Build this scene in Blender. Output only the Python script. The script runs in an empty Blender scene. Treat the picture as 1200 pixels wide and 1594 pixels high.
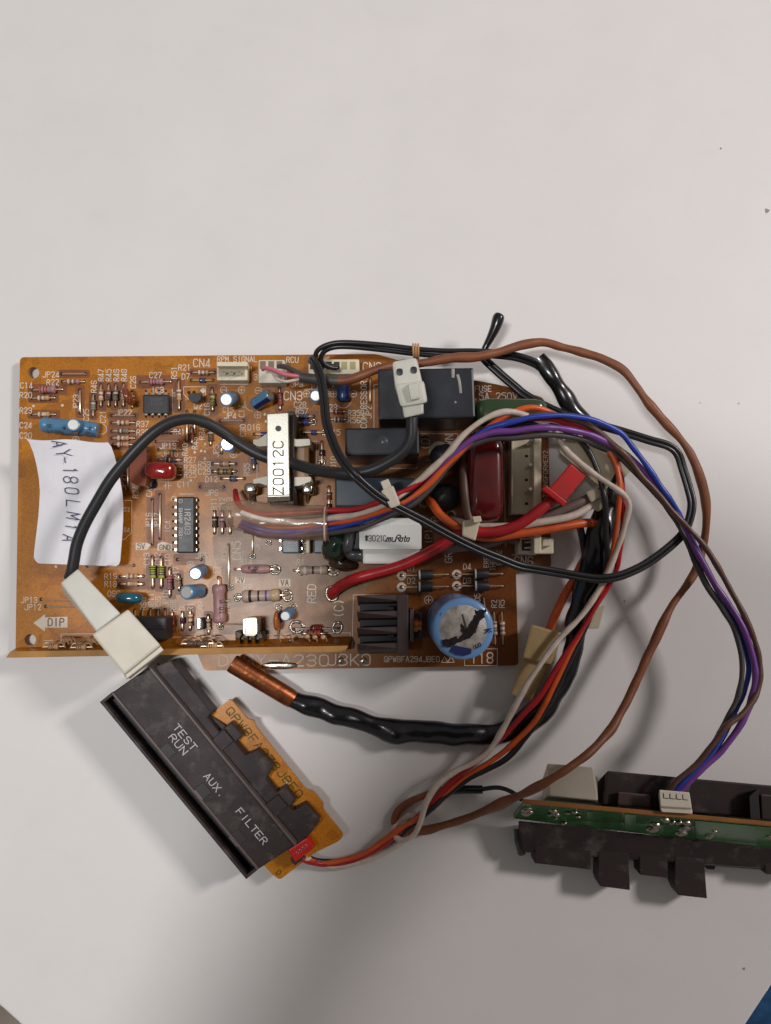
import bpy, bmesh, math, random
from mathutils import Vector, Matrix, noise
from mathutils.geometry import tessellate_polygon
random.seed(7)
S = bpy.context.scene
C = S.collection
R = math.radians
# ------------------------------------------------------------------ camera, world, lamps, exposure
F = 1204.0                      # focal length in photo pixels; 1 Blender unit = 100 px at the table
TILT = R(4.9)
ct, st = math.cos(TILT), math.sin(TILT)
CAM = Vector((0, -F/100*st, F/100*ct))
cd = bpy.data.cameras.new("camera"); cam = bpy.data.objects.new("camera", cd); C.objects.link(cam)
cam.location = CAM; cam.rotation_euler = (TILT, 0, 0)
cd.sensor_fit = 'VERTICAL'; cd.sensor_height = 36; cd.lens = 36*F/1594
cd.clip_start = 0.05; cd.clip_end = 500
S.camera = cam
w = bpy.data.worlds.new("World"); S.world = w; w.use_nodes = True
w.node_tree.nodes['Background'].inputs[0].default_value = (1.0, 0.93, 0.87, 1)
w.node_tree.nodes['Background'].inputs[1].default_value = 0.185
def lamp(name, loc, target, sx, sy, power, col):
    ld = bpy.data.lights.new(name, 'AREA'); ld.shape = 'RECTANGLE'; ld.size = sx; ld.size_y = sy
    ld.energy = power; ld.color = col
    o = bpy.data.objects.new(name, ld); C.objects.link(o); o.location = loc
    o.rotation_euler = (Vector(target)-Vector(loc)).to_track_quat('-Z', 'Y').to_euler()
    return o
lamp("ceiling_lamp", (-9.5, -2.0, 42), (-2, 0, 0), 2.0, 8, 8000, (0.985, 0.985, 0.985))
lamp("right_fill_lamp", (54, 24, 44), (0, 0, 0), 10, 10, 26000, (1.0, 0.925, 0.91))  # second lamp at the upper right, fills from the side
S.view_settings.view_transform = 'Standard'; S.view_settings.look = 'None'
S.view_settings.exposure = 0.0; S.view_settings.gamma = 1.0

# ------------------------------------------------------------------ helpers
def V(px, py, z=0.0):
    """world point at height z (px units) seen at photo pixel (px, py)"""
    dx, dy = (px-600)/F, -(py-797)/F
    d = Vector((dx, dy*ct+st, dy*st-ct))
    return CAM + d*((z/100-CAM.z)/d.z)
def sc(z): return (F-z)/F/100
def lin(c):
    f = lambda x: x/12.92 if x <= 0.04045 else ((x+0.055)/1.055)**2.4
    return tuple(f(v/255) for v in c)+(1,)
MATS = {}
def mat(name, rgb, rough=0.5, metal=0.0, coat=0.0, var=0.12, vs=3.0, bump=0.0, bs=40.0, alpha=1.0, sss=0.0, trans=0.0, spec=0.5, dust=0.0, col2=None):
    if name in MATS: return MATS[name]
    m = bpy.data.materials.new(name); m.use_nodes = True; nt = m.node_tree; b = nt.nodes['Principled BSDF']
    L = nt.links.new; c = lin(rgb)
    tc = nt.nodes.new('ShaderNodeTexCoord')
    n = nt.nodes.new('ShaderNodeTexNoise'); n.inputs['Scale'].default_value = vs; n.inputs['Detail'].default_value = 5
    L(tc.outputs['Object'], n.inputs['Vector'])
    mx = nt.nodes.new('ShaderNodeMix'); mx.data_type = 'RGBA'
    c2 = lin(col2) if col2 else tuple(v*(1-2*var) for v in c[:3])+(1,)
    mx.inputs[6].default_value = tuple(min(1, v*(1+(0 if col2 else var*0.6))) for v in c[:3])+(1,); mx.inputs[7].default_value = c2
    mr = nt.nodes.new('ShaderNodeMapRange'); mr.inputs[1].default_value = 0.3; mr.inputs[2].default_value = 0.72
    L(n.outputs[0], mr.inputs[0]); L(mr.outputs[0], mx.inputs[0])
    out = mx.outputs[2]
    if dust > 0:
        n2 = nt.nodes.new('ShaderNodeTexNoise'); n2.inputs['Scale'].default_value = 2.1; n2.inputs['Detail'].default_value = 8; n2.inputs['Roughness'].default_value = 0.7
        L(tc.outputs['Object'], n2.inputs['Vector'])
        r2 = nt.nodes.new('ShaderNodeMapRange'); r2.inputs[1].default_value = 0.52; r2.inputs[2].default_value = 0.75; r2.inputs[4].default_value = dust
        L(n2.outputs[0], r2.inputs[0])
        m2 = nt.nodes.new('ShaderNodeMix'); m2.data_type = 'RGBA'; m2.inputs[7].default_value = (0.25, 0.22, 0.19, 1)
        L(r2.outputs[0], m2.inputs[0]); L(out, m2.inputs[6]); out = m2.outputs[2]
    L(out, b.inputs['Base Color'])
    rr = nt.nodes.new('ShaderNodeMapRange'); rr.inputs[3].default_value = max(0.02, rough-0.08); rr.inputs[4].default_value = min(1, rough+0.1)
    L(n.outputs[0], rr.inputs[0]); L(rr.outputs[0], b.inputs['Roughness'])
    b.inputs['Metallic'].default_value = metal; b.inputs['Coat Weight'].default_value = coat; b.inputs['Coat Roughness'].default_value = 0.12
    b.inputs['Alpha'].default_value = alpha; b.inputs['Specular IOR Level'].default_value = spec
    if sss: b.inputs['Subsurface Weight'].default_value = sss; b.inputs['Subsurface Radius'].default_value = (0.12, 0.1, 0.07)
    if trans: b.inputs['Transmission Weight'].default_value = trans
    if bump:
        bn = nt.nodes.new('ShaderNodeTexNoise'); bn.inputs['Scale'].default_value = bs; bn.inputs['Detail'].default_value = 4
        L(tc.outputs['Object'], bn.inputs['Vector'])
        bp = nt.nodes.new('ShaderNodeBump'); bp.inputs['Strength'].default_value = bump; bp.inputs['Distance'].default_value = 0.02
        L(bn.outputs[0], bp.inputs['Height']); L(bp.outputs[0], b.inputs['Normal'])
    MATS[name] = m
    return m
def mk(name, vs, fs, mats, parent=None, fm=None, smooth=35, label=None):
    if not isinstance(mats, (list, tuple)): mats = [mats]
    if isinstance(vs, Flat): smooth = 0
    vs = [Vector(v) for v in vs]
    lo = Vector([min(v[i] for v in vs) for i in range(3)]); hi = Vector([max(v[i] for v in vs) for i in range(3)])
    o0 = (lo+hi)/2; o0.z = lo.z
    me = bpy.data.meshes.new(name); me.from_pydata([v-o0 for v in vs], [], fs)
    for m in mats: me.materials.append(m)
    if fm: me.polygons.foreach_set('material_index', fm)
    bm = bmesh.new(); bm.from_mesh(me); bmesh.ops.recalc_face_normals(bm, faces=bm.faces); bm.to_mesh(me); bm.free()
    if smooth:
        me.polygons.foreach_set('use_smooth', [True]*len(me.polygons)); me.set_sharp_from_angle(angle=R(smooth))
    o = bpy.data.objects.new(name, me); C.objects.link(o); o.location = o0
    if parent: adopt(o, parent)
    if label: o['label'] = label
    return o
WM = {}
def wloc(o):
    l = Vector(o.location)
    if o.parent: l = Vector(WM[o.name])
    return l
def adopt(o, parent):
    WM[o.name] = Vector(o.location)
    pl = WM.get(parent.name, Vector(parent.location))
    o.parent = parent; o.location = WM[o.name]-pl
def thing(name, label, cat, loc, group=None):
    o = bpy.data.objects.new(name, None); C.objects.link(o); o.location = loc; o.empty_display_size = 0.2
    WM[o.name] = Vector(loc)
    return tag(o, label, cat, group)
def tag(o, label, cat, group=None):
    o['label'] = label; o['category'] = cat
    if group: o['group'] = group
    return o
# geometry makers return (verts, faces)
def join(*parts):
    vs, fs = [], []
    for v, f in parts:
        k = len(vs); vs += list(v); fs += [tuple(i+k for i in q) for q in f]
    return vs, fs
def smoothpath(pts, n=6):
    P = [Vector(p) for p in pts]; out = []
    for i in range(len(P)-1):
        a, b, c, d = P[max(i-1, 0)], P[i], P[i+1], P[min(i+2, len(P)-1)]
        for k in range(n):
            t = k/n; t2 = t*t; t3 = t2*t
            out.append(0.5*((2*b)+(c-a)*t+(2*a-5*b+4*c-d)*t2+(3*b-a-3*c+d)*t3))
    out.append(P[-1]); return out
def tube(P, rad, n=10, flat=1.0, cap=True):
    P = [Vector(p) for p in P]; m = len(P); rad = rad if isinstance(rad, list) else [rad]*m
    vs, fs = [], []; N = None; T0 = None
    for i in range(m):
        t = P[min(i+1, m-1)]-P[max(i-1, 0)]
        if t.length < 1e-9: t = T0 if T0 else Vector((0, 0, 1))
        t = t.normalized(); T0 = t
        if N is None:
            N = Vector((0, 0, 1)) if abs(t.z) < 0.9 else Vector((0, 1, 0))
        N = (N-t*N.dot(t)); N = N.normalized() if N.length > 1e-6 else t.orthogonal().normalized()
        B = t.cross(N)
        for k in range(n):
            a = 2*math.pi*k/n
            vs.append(P[i]+(N*math.sin(a)*flat+B*math.cos(a))*rad[i])
    for i in range(m-1):
        for k in range(n):
            fs.append((i*n+k, i*n+(k+1) % n, (i+1)*n+(k+1) % n, (i+1)*n+k))
    if cap: fs.append(tuple(range(n))); fs.append(tuple((m-1)*n+k for k in range(n)))
    return vs, fs
class Flat(list): pass
def prism(poly, z0, z1, bev=0.02, seg=2, top=None):
    """poly: world xy list; vertical prism with bevelled edges; top: optional other outline for the upper face"""
    bm = bmesh.new(); n = len(poly); top = top or poly
    bev = min(bev, .42*min((Vector(poly[i][:2])-Vector(poly[i-1][:2])).length for i in range(n)))
    a = [bm.verts.new((p[0], p[1], z0)) for p in poly]; b = [bm.verts.new((p[0], p[1], z1)) for p in top]
    bm.faces.new(a); bm.faces.new(b)
    for i in range(n): bm.faces.new((a[i], a[(i+1) % n], b[(i+1) % n], b[i]))
    bmesh.ops.recalc_face_normals(bm, faces=bm.faces)
    if bev > 0.0008: bmesh.ops.bevel(bm, geom=bm.edges[:], offset=bev, segments=seg, affect='EDGES', profile=0.6)
    bm.verts.index_update()
    r = Flat(v.co.copy() for v in bm.verts), [tuple(v.index for v in f.verts) for f in bm.faces]
    bm.free(); return r
def pp(pts, z1, z0, bev=0.02, seg=2):            # prism whose top face sits on these photo pixels at height z1
    return prism([V(x, y, z1) for x, y in pts], z0/100, z1/100, bev, seg)
def rect(x0, y0, x1, y1): return [(x0, y0), (x1, y0), (x1, y1), (x0, y1)]
def rrect(cx, cy, w_, h_, deg):                  # rotated rectangle in photo px, deg clockwise on screen
    a = R(deg); c, s = math.cos(a), math.sin(a)
    return [(cx+x*c-y*s, cy+x*s+y*c) for x, y in ((-w_/2, -h_/2), (w_/2, -h_/2), (w_/2, h_/2), (-w_/2, h_/2))]
def rnd(pts, r, n=4):                            # round the corners of a pixel outline
    out = []; m = len(pts)
    for i in range(m):
        p, a, b = Vector(pts[i]), Vector(pts[i-1]), Vector(pts[(i+1) % m])
        ra = min(r, (a-p).length*0.45, (b-p).length*0.45)
        p0 = p+(a-p).normalized()*ra; p1 = p+(b-p).normalized()*ra
        for k in range(n+1):
            t = k/n; q = p0*(1-t)**2+p*2*t*(1-t)+p1*t*t; out.append((q.x, q.y))
    return out
def hexa(b4, t4, bev=0.02, seg=2):               # eight (px,py,z) corners
    bm = bmesh.new(); vs = [bm.verts.new(V(*p)) for p in list(b4)+list(t4)]
    for f in ((0, 1, 2, 3), (4, 5, 6, 7), (0, 1, 5, 4), (1, 2, 6, 5), (2, 3, 7, 6), (3, 0, 4, 7)): bm.faces.new([vs[i] for i in f])
    bmesh.ops.recalc_face_normals(bm, faces=bm.faces)
    if bev: bmesh.ops.bevel(bm, geom=bm.edges[:], offset=bev, segments=seg, affect='EDGES', profile=0.6)
    bm.verts.index_update()
    r = Flat(v.co.copy() for v in bm.verts), [tuple(v.index for v in f.verts) for f in bm.faces]
    bm.free(); return r
def blob(c, rx, ry, rz, deg=0, e=1.0, n=20, m=12, wob=0.0):   # superellipsoid; world centre, world radii, e<1 = boxier
    vs, fs = [], []; a = R(-deg); ca, sa = math.cos(a), math.sin(a); c = Vector(c)
    f = lambda v: math.copysign(abs(v)**e, v)
    for j in range(m+1):
        ph = -math.pi/2+math.pi*j/m
        for i in range(n):
            th = 2*math.pi*i/n
            k = 1+wob*math.sin(3.1*th+2*ph)*math.cos(2.3*ph+th)
            x, y, z = f(math.cos(ph))*f(math.cos(th))*rx*k, f(math.cos(ph))*f(math.sin(th))*ry*k, f(math.sin(ph))*rz
            vs.append(c+Vector((x*ca-y*sa, x*sa+y*ca, z)))
    for j in range(m):
        for i in range(n): fs.append((j*n+i, j*n+(i+1) % n, (j+1)*n+(i+1) % n, (j+1)*n+i))
    return vs, fs
def disc(x, y, r, z, n=14, r2=None, wob=0.0):    # flat disc or ring in px
    ph = random.random()*6
    P = lambda q, k: V(x+q*(1+wob*math.sin(3*k+ph))*math.cos(k), y+q*(1+wob*math.sin(3*k+ph))*math.sin(k), z)
    A = [2*math.pi*i/n for i in range(n)]
    if r2 is None: return [P(r, a) for a in A], [tuple(range(n))]
    vs = [P(r, a) for a in A]+[P(r2, a) for a in A]
    return vs, [(i, (i+1) % n, n+(i+1) % n, n+i) for i in range(n)]
# single-stroke lettering
OO = "10 01 05 16 36 45 41 30 10"
G = {'A': "00 26 40;0.7,2 3.3,2", 'B': "00 06 36 45 44 33 03;33 42 41 30 00", 'C': "45 36 16 05 01 10 30 41", 'D': "00 06 26 45 41 20 00", 'E': "46 06 00 40;03 33",
 'F': "46 06 00;03 33", 'G': "45 36 16 05 01 10 30 41 43 23", 'H': "00 06;40 46;03 43", 'I': "20 26", 'J': "46 41 30 10 01", 'K': "00 06;46 02;13 40", 'L': "06 00 40",
 'M': "00 06 22 46 40", 'N': "00 06 40 46", 'O': OO, 'P': "00 06 36 45 44 33 03", 'Q': OO+";22 40", 'R': "00 06 36 45 44 33 03;23 40", 'S': "01 10 30 41 42 33 13 04 05 16 36 45",
 'T': "06 46;26 20", 'U': "06 01 10 30 41 46", 'V': "06 20 46", 'W': "06 10 24 30 46", 'X': "00 46;06 40", 'Y': "06 23 46;23 20", 'Z': "06 46 00 40",
 '0': OO, '1': "15 26 20", '2': "05 16 36 45 44 00 40", '3': "05 16 36 45 44 33 13;33 42 41 30 10 01", '4': "30 36 01 41", '5': "46 06 04 34 43 41 30 10 01",
 '6': "45 36 16 05 01 10 30 41 42 33 13 02", '7': "06 46 10", '8': "13 04 05 16 36 45 44 33 13 02 01 10 30 41 42 33", '9': "01 10 30 41 45 36 16 05 04 13 33 44",
 '-': "03 43", '.': "20 20.6", '/': "00 46", '(': "36 24 22 30", ')': "16 24 22 10", '+': "03 43;25 21", ':': "21 22;24 25", ' ': "",
 'u': "04 01 10 30 41;44 40", 'm': "00 04;03 14 24 20;23 34 44 40", 'a': "43 34 14 03 01 10 30 41;44 40", 't': "26 21 30 40;14 44"}
def gl(ch):
    out = []
    for s in G.get(ch, "").split(';'):
        p = []
        for q in s.split():
            if ',' in q: a, b = q.split(','); p.append((float(a), float(b)))
            else: p.append((float(q[0]), float(q[1:])))
        if p: out.append(p)
    return out
def ribbon(P, wd, z, dz):                        # polyline in px -> flat ribbon
    n = len(P); vs = []
    if n < 2: return [], []
    closed = False
    for i in range(n):
        p = Vector(P[i]); a = Vector(P[max(i-1, 0)]); b = Vector(P[min(i+1, n-1)])
        d1 = (p-a); d2 = (b-p)
        d1 = d1.normalized() if d1.length > 1e-6 else d2.normalized(); d2 = d2.normalized() if d2.length > 1e-6 else d1
        t = (d1+d2); t = t.normalized() if t.length > 1e-4 else d1
        nn = Vector((-t.y, t.x)); k = min(1.6, 1/max(0.4, nn.dot(Vector((-d1.y, d1.x)))))
        e = Vector((0, 0))
        if i == 0: e = -d2*wd*0.5
        if i == n-1: e = d1*wd*0.5
        for s in (1, -1):
            q = p+e+nn*s*wd*0.5*k; vs.append(V(q.x, q.y, z+dz))
    return vs, [(2*i, 2*i+1, 2*i+3, 2*i+2) for i in range(n-1)]
class Print:
    def __init__(s): s.p = []; s.k = 0
    def line(s, pts, wd, z):
        run = [pts[0]]
        for i in range(1, len(pts)):
            run.append(pts[i])
            if i < len(pts)-1:
                d1 = Vector(pts[i])-Vector(pts[i-1]); d2 = Vector(pts[i+1])-Vector(pts[i])
                if d1.length > 1e-6 and d2.length > 1e-6 and d1.angle(d2) > 0.95:
                    s.k += 1; s.p.append(ribbon(run, wd, z, (s.k % 7)*0.03)); run = [pts[i]]
        s.k += 1; s.p.append(ribbon(run, wd, z, (s.k % 7)*0.03))
    def text(s, t, x, y, h, rot=0, z=0, wd=None, asp=0.62, gap=0.42, width=None, jit=0, slant=0):
        u = h/6; wd = wd or h*0.13; ux = u*asp*1.35; adv = ux*4*(1+gap)
        if width: f = width/(adv*len(t)-ux*4*gap); ux *= f; adv *= f
        tot = adv*len(t)-(adv-ux*4); a = R(-rot); ca, sa = math.cos(a), math.sin(a)
        for i, ch in enumerate(t):
            jx, jy = random.uniform(-jit, jit), random.uniform(-jit, jit)
            for st_ in gl(ch):
                P = []
                for gx, gy in st_:
                    if ch in '1I' and False: pass
                    lx = i*adv+gx*ux-tot/2+jx+slant*gy*u; ly = -(gy*u-h/2)+jy
                    P.append((x+lx*ca-ly*sa, y+lx*sa+ly*ca))
                # soften corners
                if len(P) > 3 and ch in 'BCDGJOPQRSU0235689()mua':
                    Q = [P[0]]
                    for q0, q1 in zip(P, P[1:]):
                        Q += [(q0[0]*.75+q1[0]*.25, q0[1]*.75+q1[1]*.25), (q0[0]*.25+q1[0]*.75, q0[1]*.25+q1[1]*.75)]
                    Q.append(P[-1]); P = Q
                s.line(P, wd, z)
    def poly(s, pts, z): s.p.append(([V(x, y, z) for x, y in pts], [tuple(range(len(pts)))]))
    def ring(s, x, y, r, z, wd): s.p.append(disc(x, y, r, z, 18, r-wd))
    def disc(s, *a, **k): s.p.append(disc(*a, **k))
    def build(s, name, m, parent=None, stuff=None):
        v, f = join(*[q for q in s.p if q[0]]); o = mk(name, v, f, m, parent, smooth=0)
        if stuff or (stuff is None and len([q for q in s.p if q[0]]) > 1): o['kind'] = 'stuff'
        return o

# ------------------------------------------------------------------ materials
M = mat
white_lam = M('white_laminate', (228, 225, 223), 0.36, var=0.016, vs=0.9, bump=0.06, bs=70, spec=0.4, dust=0.03)
def pcb_mat(name, c1, c2, c3, rough=0.32, shade_tint=0.0):
    m = M(name, c1, rough, col2=c2, vs=1.3, spec=0.38)
    nt = m.node_tree; b = nt.nodes['Principled BSDF']; L = nt.links.new
    tc = nt.nodes['Texture Coordinate']
    v = nt.nodes.new('ShaderNodeTexVoronoi'); v.distance = 'MANHATTAN'; v.inputs['Scale'].default_value = 4.2; v.inputs['Randomness'].default_value = 0.85
    L(tc.outputs['Object'], v.inputs['Vector'])
    sep = nt.nodes.new('ShaderNodeSeparateColor'); L(v.outputs['Color'], sep.inputs[0])
    mr = nt.nodes.new('ShaderNodeMapRange'); mr.inputs[1].default_value = 0.62; mr.inputs[2].default_value = 0.7; mr.inputs[4].default_value = 0.4
    L(sep.outputs[0], mr.inputs[0])
    mx = nt.nodes.new('ShaderNodeMix'); mx.data_type = 'RGBA'; mx.inputs[7].default_value = lin(c3)
    src = b.inputs['Base Color'].links[0].from_socket
    L(mr.outputs[0], mx.inputs[0]); L(src, mx.inputs[6])
    # fine paper-laminate grain
    n = nt.nodes.new('ShaderNodeTexNoise'); n.inputs['Scale'].default_value = 38; n.inputs['Detail'].default_value = 6
    L(tc.outputs['Object'], n.inputs['Vector'])
    r2 = nt.nodes.new('ShaderNodeMapRange'); r2.inputs[1].default_value = 0.35; r2.inputs[2].default_value = 0.65; r2.inputs[3].default_value = 0.8; r2.inputs[4].default_value = 1.08
    L(n.outputs[0], r2.inputs[0])
    mm = nt.nodes.new('ShaderNodeMix'); mm.data_type = 'RGBA'; mm.blend_type = 'MULTIPLY'; mm.inputs[0].default_value = 1
    cc = nt.nodes.new('ShaderNodeCombineColor')
    for i in range(3): L(r2.outputs[0], cc.inputs[i])
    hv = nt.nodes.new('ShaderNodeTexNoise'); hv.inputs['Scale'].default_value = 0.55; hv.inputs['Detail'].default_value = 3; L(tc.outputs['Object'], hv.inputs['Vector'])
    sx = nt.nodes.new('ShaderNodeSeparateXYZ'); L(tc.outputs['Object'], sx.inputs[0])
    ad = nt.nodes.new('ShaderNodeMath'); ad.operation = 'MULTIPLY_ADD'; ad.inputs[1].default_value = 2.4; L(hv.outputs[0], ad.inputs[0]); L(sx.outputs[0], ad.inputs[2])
    hm = nt.nodes.new('ShaderNodeMapRange'); hm.inputs[1].default_value = 0.2; hm.inputs[2].default_value = 4.2; hm.inputs[4].default_value = shade_tint; L(ad.outputs[0], hm.inputs[0])
    hx = nt.nodes.new('ShaderNodeMix'); hx.data_type = 'RGBA'; hx.inputs[7].default_value = lin((104, 52, 22)); L(hm.outputs[0], hx.inputs[0]); L(mx.outputs[2], hx.inputs[6])  # redder brown toward the right: shade painted into the board colour
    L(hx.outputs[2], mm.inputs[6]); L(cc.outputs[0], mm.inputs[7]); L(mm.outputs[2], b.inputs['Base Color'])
    return m
pcb = pcb_mat('amber_laminate', (192, 124, 30), (170, 104, 24), (138, 76, 16), shade_tint=0.85)
pcb_o = pcb_mat('orange_laminate', (204, 132, 18), (184, 112, 14), (156, 88, 12))
pcb_edge = M('laminate_edge', (176, 124, 66), 0.6, bump=0.2)
green_mask = M('green_solder_mask', (50, 124, 56), 0.25, coat=0.4, col2=(24, 66, 32), vs=3.8, dust=.15)
silk = M('silkscreen_ink', (224, 212, 196), 0.6, var=0.06)
ink_dark = M('dark_print_ink', (38, 36, 36), 0.6)
ink_pen = M('pen_ink', (46, 48, 92), 0.6)
ink_grey = M('grey_print_ink', (196, 192, 190), 0.6, var=0.1)
ink_green = M('green_print_ink', (74, 76, 18), 0.6)
lead_m = M('tinned_lead', (214, 190, 160), 0.3, 0.6)
tin = M('bright_tin', (214, 212, 206), 0.22, 1.0, var=0.15, vs=8)
solder = M('solder', (176, 168, 156), 0.28, 1.0, bump=0.35, bs=9, var=0.2, vs=10)
steel = M('brushed_steel', (182, 179, 168), 0.34, 1.0, var=0.05, vs=4, bump=0.03, bs=30)
alu = M('aluminium_top', (226, 224, 220), 0.34, 0.9, var=0.1, vs=6)
copper = M('copper_tube', (172, 104, 64), 0.38, 0.9, col2=(112, 62, 40), vs=6, bump=0.25, bs=16)
blk = M('black_plastic', (44, 42, 44), 0.42, dust=0.14, vs=4)
blk_ic = M('black_ic_resin', (46, 47, 50), 0.38, var=0.1, vs=8)
relay_m = M('relay_plastic', (34, 36, 42), 0.3, col2=(42, 46, 54), vs=2.2, dust=0.12, spec=0.55)
relay_b = M('relay_plastic_blue', (50, 66, 78), 0.34, col2=(38, 46, 56), vs=2.2, dust=0.15)
fin_m = M('anodised_black', (60, 44, 44), 0.5, metal=0.1, dust=0.25)
panel_m = M('brown_black_plastic', (52, 41, 40), 0.5, col2=(40, 32, 32), vs=2.6, dust=0.42, spec=0.35, bump=0.12, bs=45)
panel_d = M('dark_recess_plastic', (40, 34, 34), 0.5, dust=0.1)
blk_rub = M('black_rubber', (40, 40, 43), 0.42, var=0.1, vs=3)
blk_shr = M('black_heat_shrink', (22, 21, 24), 0.24, coat=0.3, bump=0.5, bs=2.2)
blk_wire = M('black_pvc', (36, 35, 37), 0.32, vs=5)
brown_pvc = M('brown_pvc', (136, 80, 46), 0.48, col2=(112, 62, 38), vs=4, dust=.08)
brown_w = M('brown_wire_pvc', (96, 64, 52), 0.38, vs=5)
grey_slv = M('grey_sleeve', (74, 70, 68), 0.5, vs=5)
red_w = M('red_pvc', (176, 30, 38), 0.34, vs=5)
red_p = M('red_nylon', (196, 26, 26), 0.35, vs=5, sss=0.1)
orange_w = M('orange_pvc', (214, 92, 38), 0.36, vs=5)
white_w = M('white_pvc', (214, 198, 184), 0.45, var=0.1, vs=9)
purple_w = M('purple_pvc', (120, 68, 148), 0.34, vs=5)
blue_w = M('blue_pvc', (38, 66, 168), 0.34, vs=5)
grey_w = M('grey_pvc', (118, 112, 108), 0.4, vs=5)
pink_w = M('pink_pvc', (208, 112, 130), 0.4, vs=5)
nylon = M('white_nylon', (212, 205, 188), 0.4, sss=0.25, var=0.04, vs=2)
nylon_y = M('cream_nylon', (226, 216, 190), 0.42, sss=0.2, var=0.06)
nylon_c = M('translucent_nylon', (218, 217, 206), 0.3, sss=0.2, trans=0.15, var=0.05)
nylon_old = M('yellowed_translucent_nylon', (216, 186, 134), 0.3, sss=0.1, trans=0.45, var=0.12, vs=4)
nylon_spd = M('translucent_spade_sleeve', (214, 204, 176), 0.35, sss=0.1, trans=0.35, var=0.06)
clear_slv = M('clear_sleeve_pvc', (178, 146, 122), 0.12, alpha=0.4, var=0.2, vs=3, bump=0.35, bs=3, coat=.5)
coating = M('varnish_haze', (186, 148, 112), 0.3, alpha=0.26, var=0.3, vs=2.2, bump=0.15, bs=5, spec=0.4)
blue_cap = M('blue_cap_sleeve', (84, 134, 170), 0.3, coat=0.3, var=0.08)
lblue_cap = M('pale_blue_cap_sleeve', (112, 158, 210), 0.28, coat=0.3, var=0.05)
dblue_cap = M('dark_blue_cap_sleeve', (40, 76, 124), 0.3, coat=0.3)
teal_cap = M('teal_dipped', (20, 98, 122), 0.18, coat=0.6)
red_cap = M('red_dipped', (150, 24, 22), 0.15, coat=0.7)
dred_cap = M('dark_red_dipped', (104, 22, 20), 0.2, coat=0.5, col2=(78, 18, 17))
brn_cap = M('brown_dipped', (134, 66, 36), 0.2, coat=0.5, col2=(108, 46, 26))
green_cap = M('green_dipped', (52, 74, 44), 0.18, coat=0.6)
dgreen_cap = M('dark_green_dipped', (22, 40, 30), 0.12, coat=0.6)
resin = M('brown_resin', (60, 42, 34), 0.2, coat=0.4)
goo = M('grey_adhesive', (62, 64, 66), 0.28, coat=0.4)
paper = M('white_paper', (230, 229, 235), 0.8, var=0.03, bump=0.25, bs=5, dust=0.12)
mur = M('white_ceramic_case', (226, 227, 222), 0.4, var=0.03)
amber_b = M('amber_bobbin', (150, 116, 78), 0.35, var=0.12)
glass_r = M('red_glass', (120, 26, 22), 0.08, coat=1.0, trans=0.3)
hole_m = M('drill_hole', (62, 30, 14), 0.8)
tan_r = M('resistor_tan', (196, 156, 120), 0.4); pink_r = M('resistor_mauve', (170, 128, 128), 0.4); grey_r = M('resistor_grey_green', (128, 128, 112), 0.4)
olive_r = M('resistor_olive', (138, 122, 66), 0.35); lime_r = M('resistor_lime', (166, 172, 72), 0.35); dark_r = M('resistor_dark', (92, 74, 62), 0.4)
blue_r = M('resistor_slate', (96, 100, 122), 0.35); red_r = M('resistor_red_brown', (140, 66, 46), 0.4); gdi = M('diode_glass_blue', (72, 84, 150), 0.15, coat=0.5)
cream_r = M('resistor_cream', (184, 160, 144), 0.4)
bnd_k = M('band_black', (40, 34, 32), 0.5); bnd_b = M('band_brown', (110, 58, 36), 0.5); bnd_w = M('band_white', (222, 212, 196), 0.5)
bnd_r = M('band_red', (150, 40, 34), 0.5); bnd_v = M('band_violet', (80, 60, 150), 0.5); bnd_y = M('band_gold', (196, 168, 80), 0.4)

# ------------------------------------------------------------------ setting: table, floor
T = [V(-900, -1200), V(2100, -1200), V(2100, 100), V(1420, 1200), V(1196, 1543), V(1150, 1613), V(1100, 1655), V(600, 1700), V(100, 1660), V(30, 1594), V(0, 1567), V(-500, 1100), V(-900, 600)]
o = mk('tabletop', *prism([(p.x, p.y) for p in T], -0.45, 0.0, 0.05, 3), white_lam); o['kind'] = 'structure'
rim = [Vector((p.x, p.y, -0.5)) for p in T]; rim = [p+Vector((p.x, p.y+2, 0)).normalized()*0.02 for p in rim]
o = mk('table_edge', *prism([(p.x, p.y) for p in rim], -1.0, -0.453, 0.03), M('edge_band', (150, 140, 128), 0.5)); o['kind'] = 'structure'
o = mk('floor', [(-90, -90, -29), (90, -90, -29), (90, 90, -29), (-90, 90, -29)], [(0, 1, 2, 3)], M('floor_tile', (176, 164, 152), 0.5, var=0.15, vs=0.3), smooth=0); o['kind'] = 'structure'
rg = V(1180, 1600, -2880)
o = mk('blue_carpet', *prism([(rg.x-6, rg.y+14), (rg.x+30, rg.y+14), (rg.x+30, rg.y-30), (rg.x-6, rg.y-30)], -28.98, -28.7, 0.05), M('blue_pile', (36, 84, 130), 0.9, var=0.25, vs=2, bump=0.5, bs=8)); o['kind'] = 'structure'
# specks of dirt on the laminate
pr = Print()
for x, y, r in ((1194, 328, 3.5), (1122, 231, 1.6), (1158, 1508, 2.2), (1150, 628, 1.2), (972, 936, 1.4), (1090, 627, 1), (880, 1030, 1)): pr.disc(x, y, r, 0.3, 9, wob=0.3)
o = pr.build('dirt_specks', M('dirt', (158, 150, 142), 0.8)); o['kind'] = 'stuff'

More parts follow.
